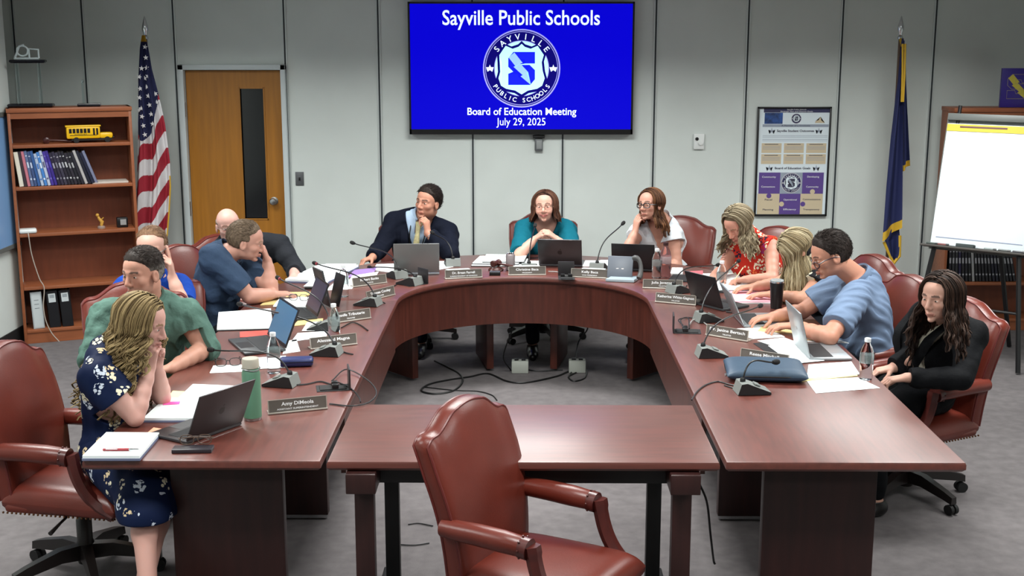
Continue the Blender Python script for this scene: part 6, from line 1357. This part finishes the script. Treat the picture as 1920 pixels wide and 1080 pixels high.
# man in the green shirt with cropped dark hair
p2 = Person('man in a green shirt with cropped dark hair', (-1.93, 6.22, .58), (-1.855, 6.02, 1.035), -62, W(268, 512, 5.95), -118, 4, 0, vox=.0038, bulk=1.02,
    S=[W(350, 590, 6.08), W(200, 592, 5.98)], E=[Z(384, 655, .80), W(176, 672, 5.86)], Wr=[W(322, 690, 5.82), W(205, 735, 5.72)], hands=[((-.8, -.5, -.05), (0, 0, -1), .35), ((.5, -.5, -.4), (0, 0, -1), .4)], skin=(182, 134, 115), brow=(50, 40, 34), beard=(130, 98, 84))
p2.shirt('shirt', m_green, sleeve=1.10, neck='shirt', g=.014, cuff=.010, seed=13, wr=.006)
p2.hair_short((44, 36, 32), thick=.007, top=.010, front=.078, seed=5, gray=(122, 118, 112), fluff=.003, nape=-.055); p2.trousers(m_khaki); p2.shoes()

# man in royal blue behind him, one finger at his temple
p3 = Person('man in a bright blue shirt, finger raised to his temple', (-2.11, 7.0, .58), (-2.115, 6.92, .985), -74, W(285, 466, 6.80), -88, 6, vox=.0045,
    S=[V3((-1.95, 6.93, .945)), W(238, 540, 6.88)], E=[W(350, 592, 6.70), W(226, 600, 6.80)], Wr=[W(323, 520, 6.74), W(250, 640, 6.6)], hands=[((-.08, -.02, 1), (-.9, -.2, .1), [.05, .9, 1.1, 1.2], 0, .3), ((.5, -.6, -.2), (0, 0, -1), .4)], skin=(193, 150, 135), brow=(120, 92, 70))
p3.shirt('shirt', m_roy, sleeve=.6, neck='shirt', g=.012, seed=14); p3.hair_short((112, 84, 62), thick=.007, top=.002, front=.060, temple=.022, seed=6); p3.glasses((90, 84, 78)); p3.trousers(m_dkt); p3.shoes()

# man in the slate polo, profile, resting his chin on his hand
p4_ = Person('man in a slate blue polo in profile, chin resting on his hand', (-1.96, 7.56, .58), (-1.845, 7.50, 1.025), 2, W(461, 452, 7.50), 6, 14, 6, vox=.0042, bulk=1.06, belly=.02,
    S=[(-1.77, 7.68, 1.0), W(400, 482, 7.34)], E=[V3((-1.56, 7.56, .80)), Z(468, 556, .80)], Wr=[W(501, 489, 7.60), V3((-1.53, 7.50, .79))], hands=[((-.18, -.35, 1), (-.95, -.1, -.15), [1.0, 1.1, 1.2, 1.2], 0, .2), ((.9, .35, -.02), (0, 0, -1), .5)], skin=(186, 138, 121), brow=(130, 104, 84))
p4_.shirt('polo_shirt', m_polo, sleeve=.78, neck='shirt', g=.013, cuff=.016, seed=15, wr=.005); p4_.hair_short((104, 88, 72), thick=.010, top=.003, front=.062, temple=.014, seed=7); p4_.trousers(m_dkt); p4_.shoes(); p4_.cuff_ring(1, m_chrome, 'watch', 1.62, .014)

# bald man in the dark suit by the door
p5_ = Person('bald man with spectacles in a dark suit by the wooden door', (-2.04, 8.68, .56), (-1.985, 8.55, .965), -35, W(428, 424, 8.50), -68, 6, 4, vox=.0048,
    S=[W(524, 462, 8.62), W(406, 478, 8.45)], E=[W(556, 506, 8.48), W(400, 530, 8.3)], Wr=[W(551, 518, 8.22), W(440, 560, 8.1)], hands=[((.2, -.9, -.05), (0, 0, -1), .4), ((.9, -.3, -.1), (0, 0, -1), .4)], skin=(199, 155, 143), brow=(110, 80, 66))
p5_.shirt('shirt', m_dshirt, sleeve=.10, neck='shirt', g=.008, wr=.002, cuff=.0, seed=16); p5_.jacket(m_suitd); p5_.necktie(m_tied); p5_.hair_short((120, 106, 96), thick=.004, bald=True, seed=8, fluff=.001); p5_.glasses((150, 140, 130), True); p5_.trousers(m_suitd); p5_.shoes()

# man in the navy suit, hand at his chin
p6 = Person('man in a navy suit and pale yellow tie, hand raised to his chin', (-.84, 9.50, .58), (-.775, 9.36, .985), -92, W(803, 380, 9.24), -122, -5, -6, vox=.0046, bulk=1.05,
    S=[W(838, 437, 9.30), W(740, 418, 9.40)], E=[W(846, 476, 9.0), W(713, 466, 9.26)], Wr=[W(802, 437, 9.06), W(698, 483, 9.0)], hands=[((-.12, .15, 1), (-.85, .5, .1), [1.0, 1.2, 1.3, 1.35], 0, .4), ((-.65, -.6, -.15), (.2, -.1, -1), [.9, 1, 1.05, 1.1], 0, .5)], skin=(184, 131, 109), brow=(56, 42, 36))
p6.shirt('shirt', m_dshirt, sleeve=.10, neck='shirt', g=.008, wr=.002, cuff=0, seed=17); p6.jacket(m_suitn, vw=.10); p6.necktie(m_tie); p6.hair_short((40, 31, 27), thick=.012, top=.010, front=.074, seed=9); p6.trousers(m_suitn); p6.shoes(); p6.cuff_ring(0, m_chrome, 'watch', 1.88, .012)
lan = MB(); A_ = [p6.C + p6.L * .06 + p6.Ft * .05 + p6.up * .04, p6.C + p6.L * .05 + p6.Ft * .145 - p6.up * .08, p6.C + p6.L * .0 + p6.Ft * .168 - p6.up * .30]
for sg in (1, -1): lan.tube(spline([Vector(q - p6.base) for q in (p6.C + p6.L * .062 * sg + p6.Ft * .06 + p6.up * .03, p6.C + p6.L * .055 * sg + p6.Ft * .15 - p6.up * .08, p6.C + p6.L * .012 * sg + p6.Ft * .17 - p6.up * .30)], 6), .005, 6)
lan.obj('lanyard', m_black, p6.body)

# woman in teal, hands clasped under her chin
p7 = Person('smiling woman in a teal top, hands clasped under her chin', (.17, 9.46, .58), (.175, 9.27, .985), -90, W(1022, 388, 9.14), -99, -7, 2, sex='f', vox=.0046, bulk=1.04, bust=.02, belly=.03, sw=.165, smile=1.0, lips=(158, 84, 80), S=[V3((.335, 9.25, .93)), V3((.015, 9.25, .93))],
    E=[W(1074, 478, 8.94), W(973, 478, 8.94)], Wr=[W(1043, 448, 8.98), W(1002, 449, 9.0)], hands=[((-.72, -.12, .60), (-.45, .3, -.6), [.75, .8, .85, .9], 0, .3), ((.72, -.16, .60), (.45, .3, -.6), [.85, .9, .9, 1.0], 0, .3)], skin=(195, 148, 131), brow=(84, 60, 48))
p7.shirt('top', m_teal, sleeve=.92, neck='v', g=.012, cuff=.012, seed=18, vd=.17); p7.hair_long((54, 34, 28), (96, 62, 46), length=.125, open_=54, part=.01, wave=.004, seed=22, out=.012,  vol=1.03, inward=.1); p7.glasses((120, 96, 80), True); p7.trousers(m_dkt); p7.shoes()

# woman in the white top, hand at her cheek
p8 = Person('woman in a white top and dark rimmed glasses, hand at her cheek', (1.10, 9.34, .58), (1.03, 9.18, 1.005), -112, W(1220, 384, 9.06), -132, -5, 4, sex='f', vox=.0046, sw=.165,
    S=[W(1260, 438, 9.12), W(1198, 436, 9.20)], E=[W(1270, 498, 9.06), W(1170, 479, 8.95)], Wr=[V3((1.02, 8.98, .70)), W(1191, 434, 9.02)], hands=[((-.8, -.5, -.05), (0, 0, -1), .4), ((.15, .1, 1), (.75, .5, .1), [.5, .7, .8, .9], 0, .3)], skin=(191, 142, 123), brow=(70, 50, 40))
p8.shirt('top', m_wtop, sleeve=.22, neck='v', g=.012, cuff=.008, seed=19, vd=.16, wr=.005); p8.hair_long((58, 38, 30), (136, 92, 60), length=.24, open_=50, part=-.02, wave=.006, seed=23, out=.015,  fwd=-.03, front_len=.20); p8.glasses((26, 22, 24), k=.0038); p8.trousers(m_dkt); p8.shoes()

# woman in the orange flowered top, writing
p9 = Person('woman in a sleeveless orange flowered top, writing with a pencil', (1.66, 8.46, .58), (1.57, 8.34, .975), -134, W(1384, 420, 8.24), -140, 34, 0, sex='f', vox=.0046, sw=.17,
    S=[W(1446, 462, 8.22), W(1374, 468, 8.42)], E=[Z(1449, 523, .795), Z(1354, 508, .795)], Wr=[Z(1396, 524, .79), Z(1338, 517, .79)], hands=[((-.85, -.25, -.05), (.1, -.3, -1), [.9, 1.0, 1.1, 1.15], 0, .5), ((-.1, -.9, -.05), (0, 0, -1), .45)], skin=(193, 138, 119), brow=(120, 92, 66), eyes=False)
p9.shirt('top', m_orange, sleeve=0, neck='round', g=.013, seed=20); p9.hair_long((106, 92, 70), (188, 174, 146), length=.24, open_=52, wave=.012, curl=.006, seed=24, out=.02,  vol=1.06, front_len=.18); p9.trousers(m_dkt); p9.shoes()
pc = MB(); w9 = V3(p9.Wr[0]); a9 = w9 + V3((-.09, -.03, -.03)); pc.tube([Vector(a9), Vector(a9 + V3((.07, -.02, .12)))], .004, 6); t = thing('pencil', 'pale pencil held in the hand of the woman in orange', 'pencil', (0, 0, 0)); pc.obj('shaft', mat('pencil_pale', (226, 210, 170), .5), t)

# blonde woman looking down, hair over her face
p10 = Person('woman in black and yellow flowers, blonde hair hanging over her face', (1.95, 7.64, .58), (1.84, 7.62, .955), 184, W(1494, 468, 7.52), 182, 44, 0, sex='f', vox=.0046, sw=.165,
    S=[(1.83, 7.46, .915), (1.83, 7.78, .92)], E=[Z(1508, 560, .80), (1.64, 7.83, .80)], Wr=[Z(1444, 552, .795), (1.46, 7.73, .795)], hands=[((-.98, .1, -.04), (0, 0, -1), .35), ((-.9, -.3, 0), (0, 0, -1), .4)], skin=(191, 140, 117), brow=(120, 92, 66), eyes=False)
p10.shirt('top', m_blkye, sleeve=.42, neck='round', g=.013, cuff=.02, seed=31); p10.hair_long((138, 120, 88), (200, 186, 154), length=.30, open_=30, part=.01, wave=.004, seed=25, out=.006, vol=1.07, fwd=-.02); p10.trousers(m_dkt); p10.shoes()

# man in light blue typing
p11 = Person('man in a light blue shirt and reading glasses typing on a laptop', (1.97, 6.86, .58), (1.89, 6.80, 1.0), 180, W(1557, 478, 6.76), 186, 20, 0, vox=.004, bulk=1.03, belly=.05,
    S=[W(1602, 560, 6.60), (1.85, 6.98, .98)], E=[Z(1556, 632, .80), Z(1504, 584, .80)], Wr=[Z(1489, 611, .80), Z(1449, 594, .80)], hands=[((-.98, .12, -.03), (0, 0, -1), [.45, .5, .5, .5], .4), ((-.95, -.25, -.03), (0, 0, -1), [.45, .5, .5, .5], .4)], skin=(184, 131, 109), brow=(50, 38, 34))
p11.shirt('shirt', m_lblue, sleeve=.74, neck='shirt', g=.014, cuff=.016, seed=32, wr=.005, wl=.055); p11.hair_short((44, 36, 33), thick=.012, top=.010, front=.070, seed=10, fluff=.004); p11.glasses((50, 26, 28), down=.012, k=.0036); p11.trousers(m_dkt); p11.shoes(); p11.cuff_ring(0, m_blackm, 'watch', 1.90, .024, m_black)

# woman in black on the right
p12 = Person('woman in a black suit with long dark hair, hands at the table edge', (2.03, 6.12, .58), (2.06, 6.02, .985), 208, W(1764, 558, 5.84), 217, 3, 0, sex='f', vox=.0038, sw=.165,
    bulk=.98, S=[(2.17, 5.87, .935), (2.02, 6.13, .935)], E=[W(1803, 712, 5.70), (1.93, 6.03, .765)], Wr=[W(1700, 708, 5.70), W(1674, 690, 5.98)], hands=[((-.85, .1, -.15), (-.1, 0, -1), [.55, .6, .65, .7], 0, .4), ((-.85, -.05, -.15), (-.05, 0, -1), [.6, .65, .7, .75], 0, .4)], knees=[(1.74, 5.86, .55), (1.76, 6.06, .55)], skin=(186, 144, 127), brow=(56, 42, 36))
p12.shirt('blouse', m_cream, sleeve=.10, neck='v', g=.008, wr=.002, cuff=0, seed=33, vd=.06); p12.jacket(m_suitb, vw=.115, opening=.33); p12.hair_long((34, 25, 22), (70, 50, 40), length=.37, front_len=.25, open_=50, part=.015, wave=.008, curl=.004, seed=26, out=.03,  vol=1.05, inward=.15); p12.trousers(m_suitb); p12.shoes()
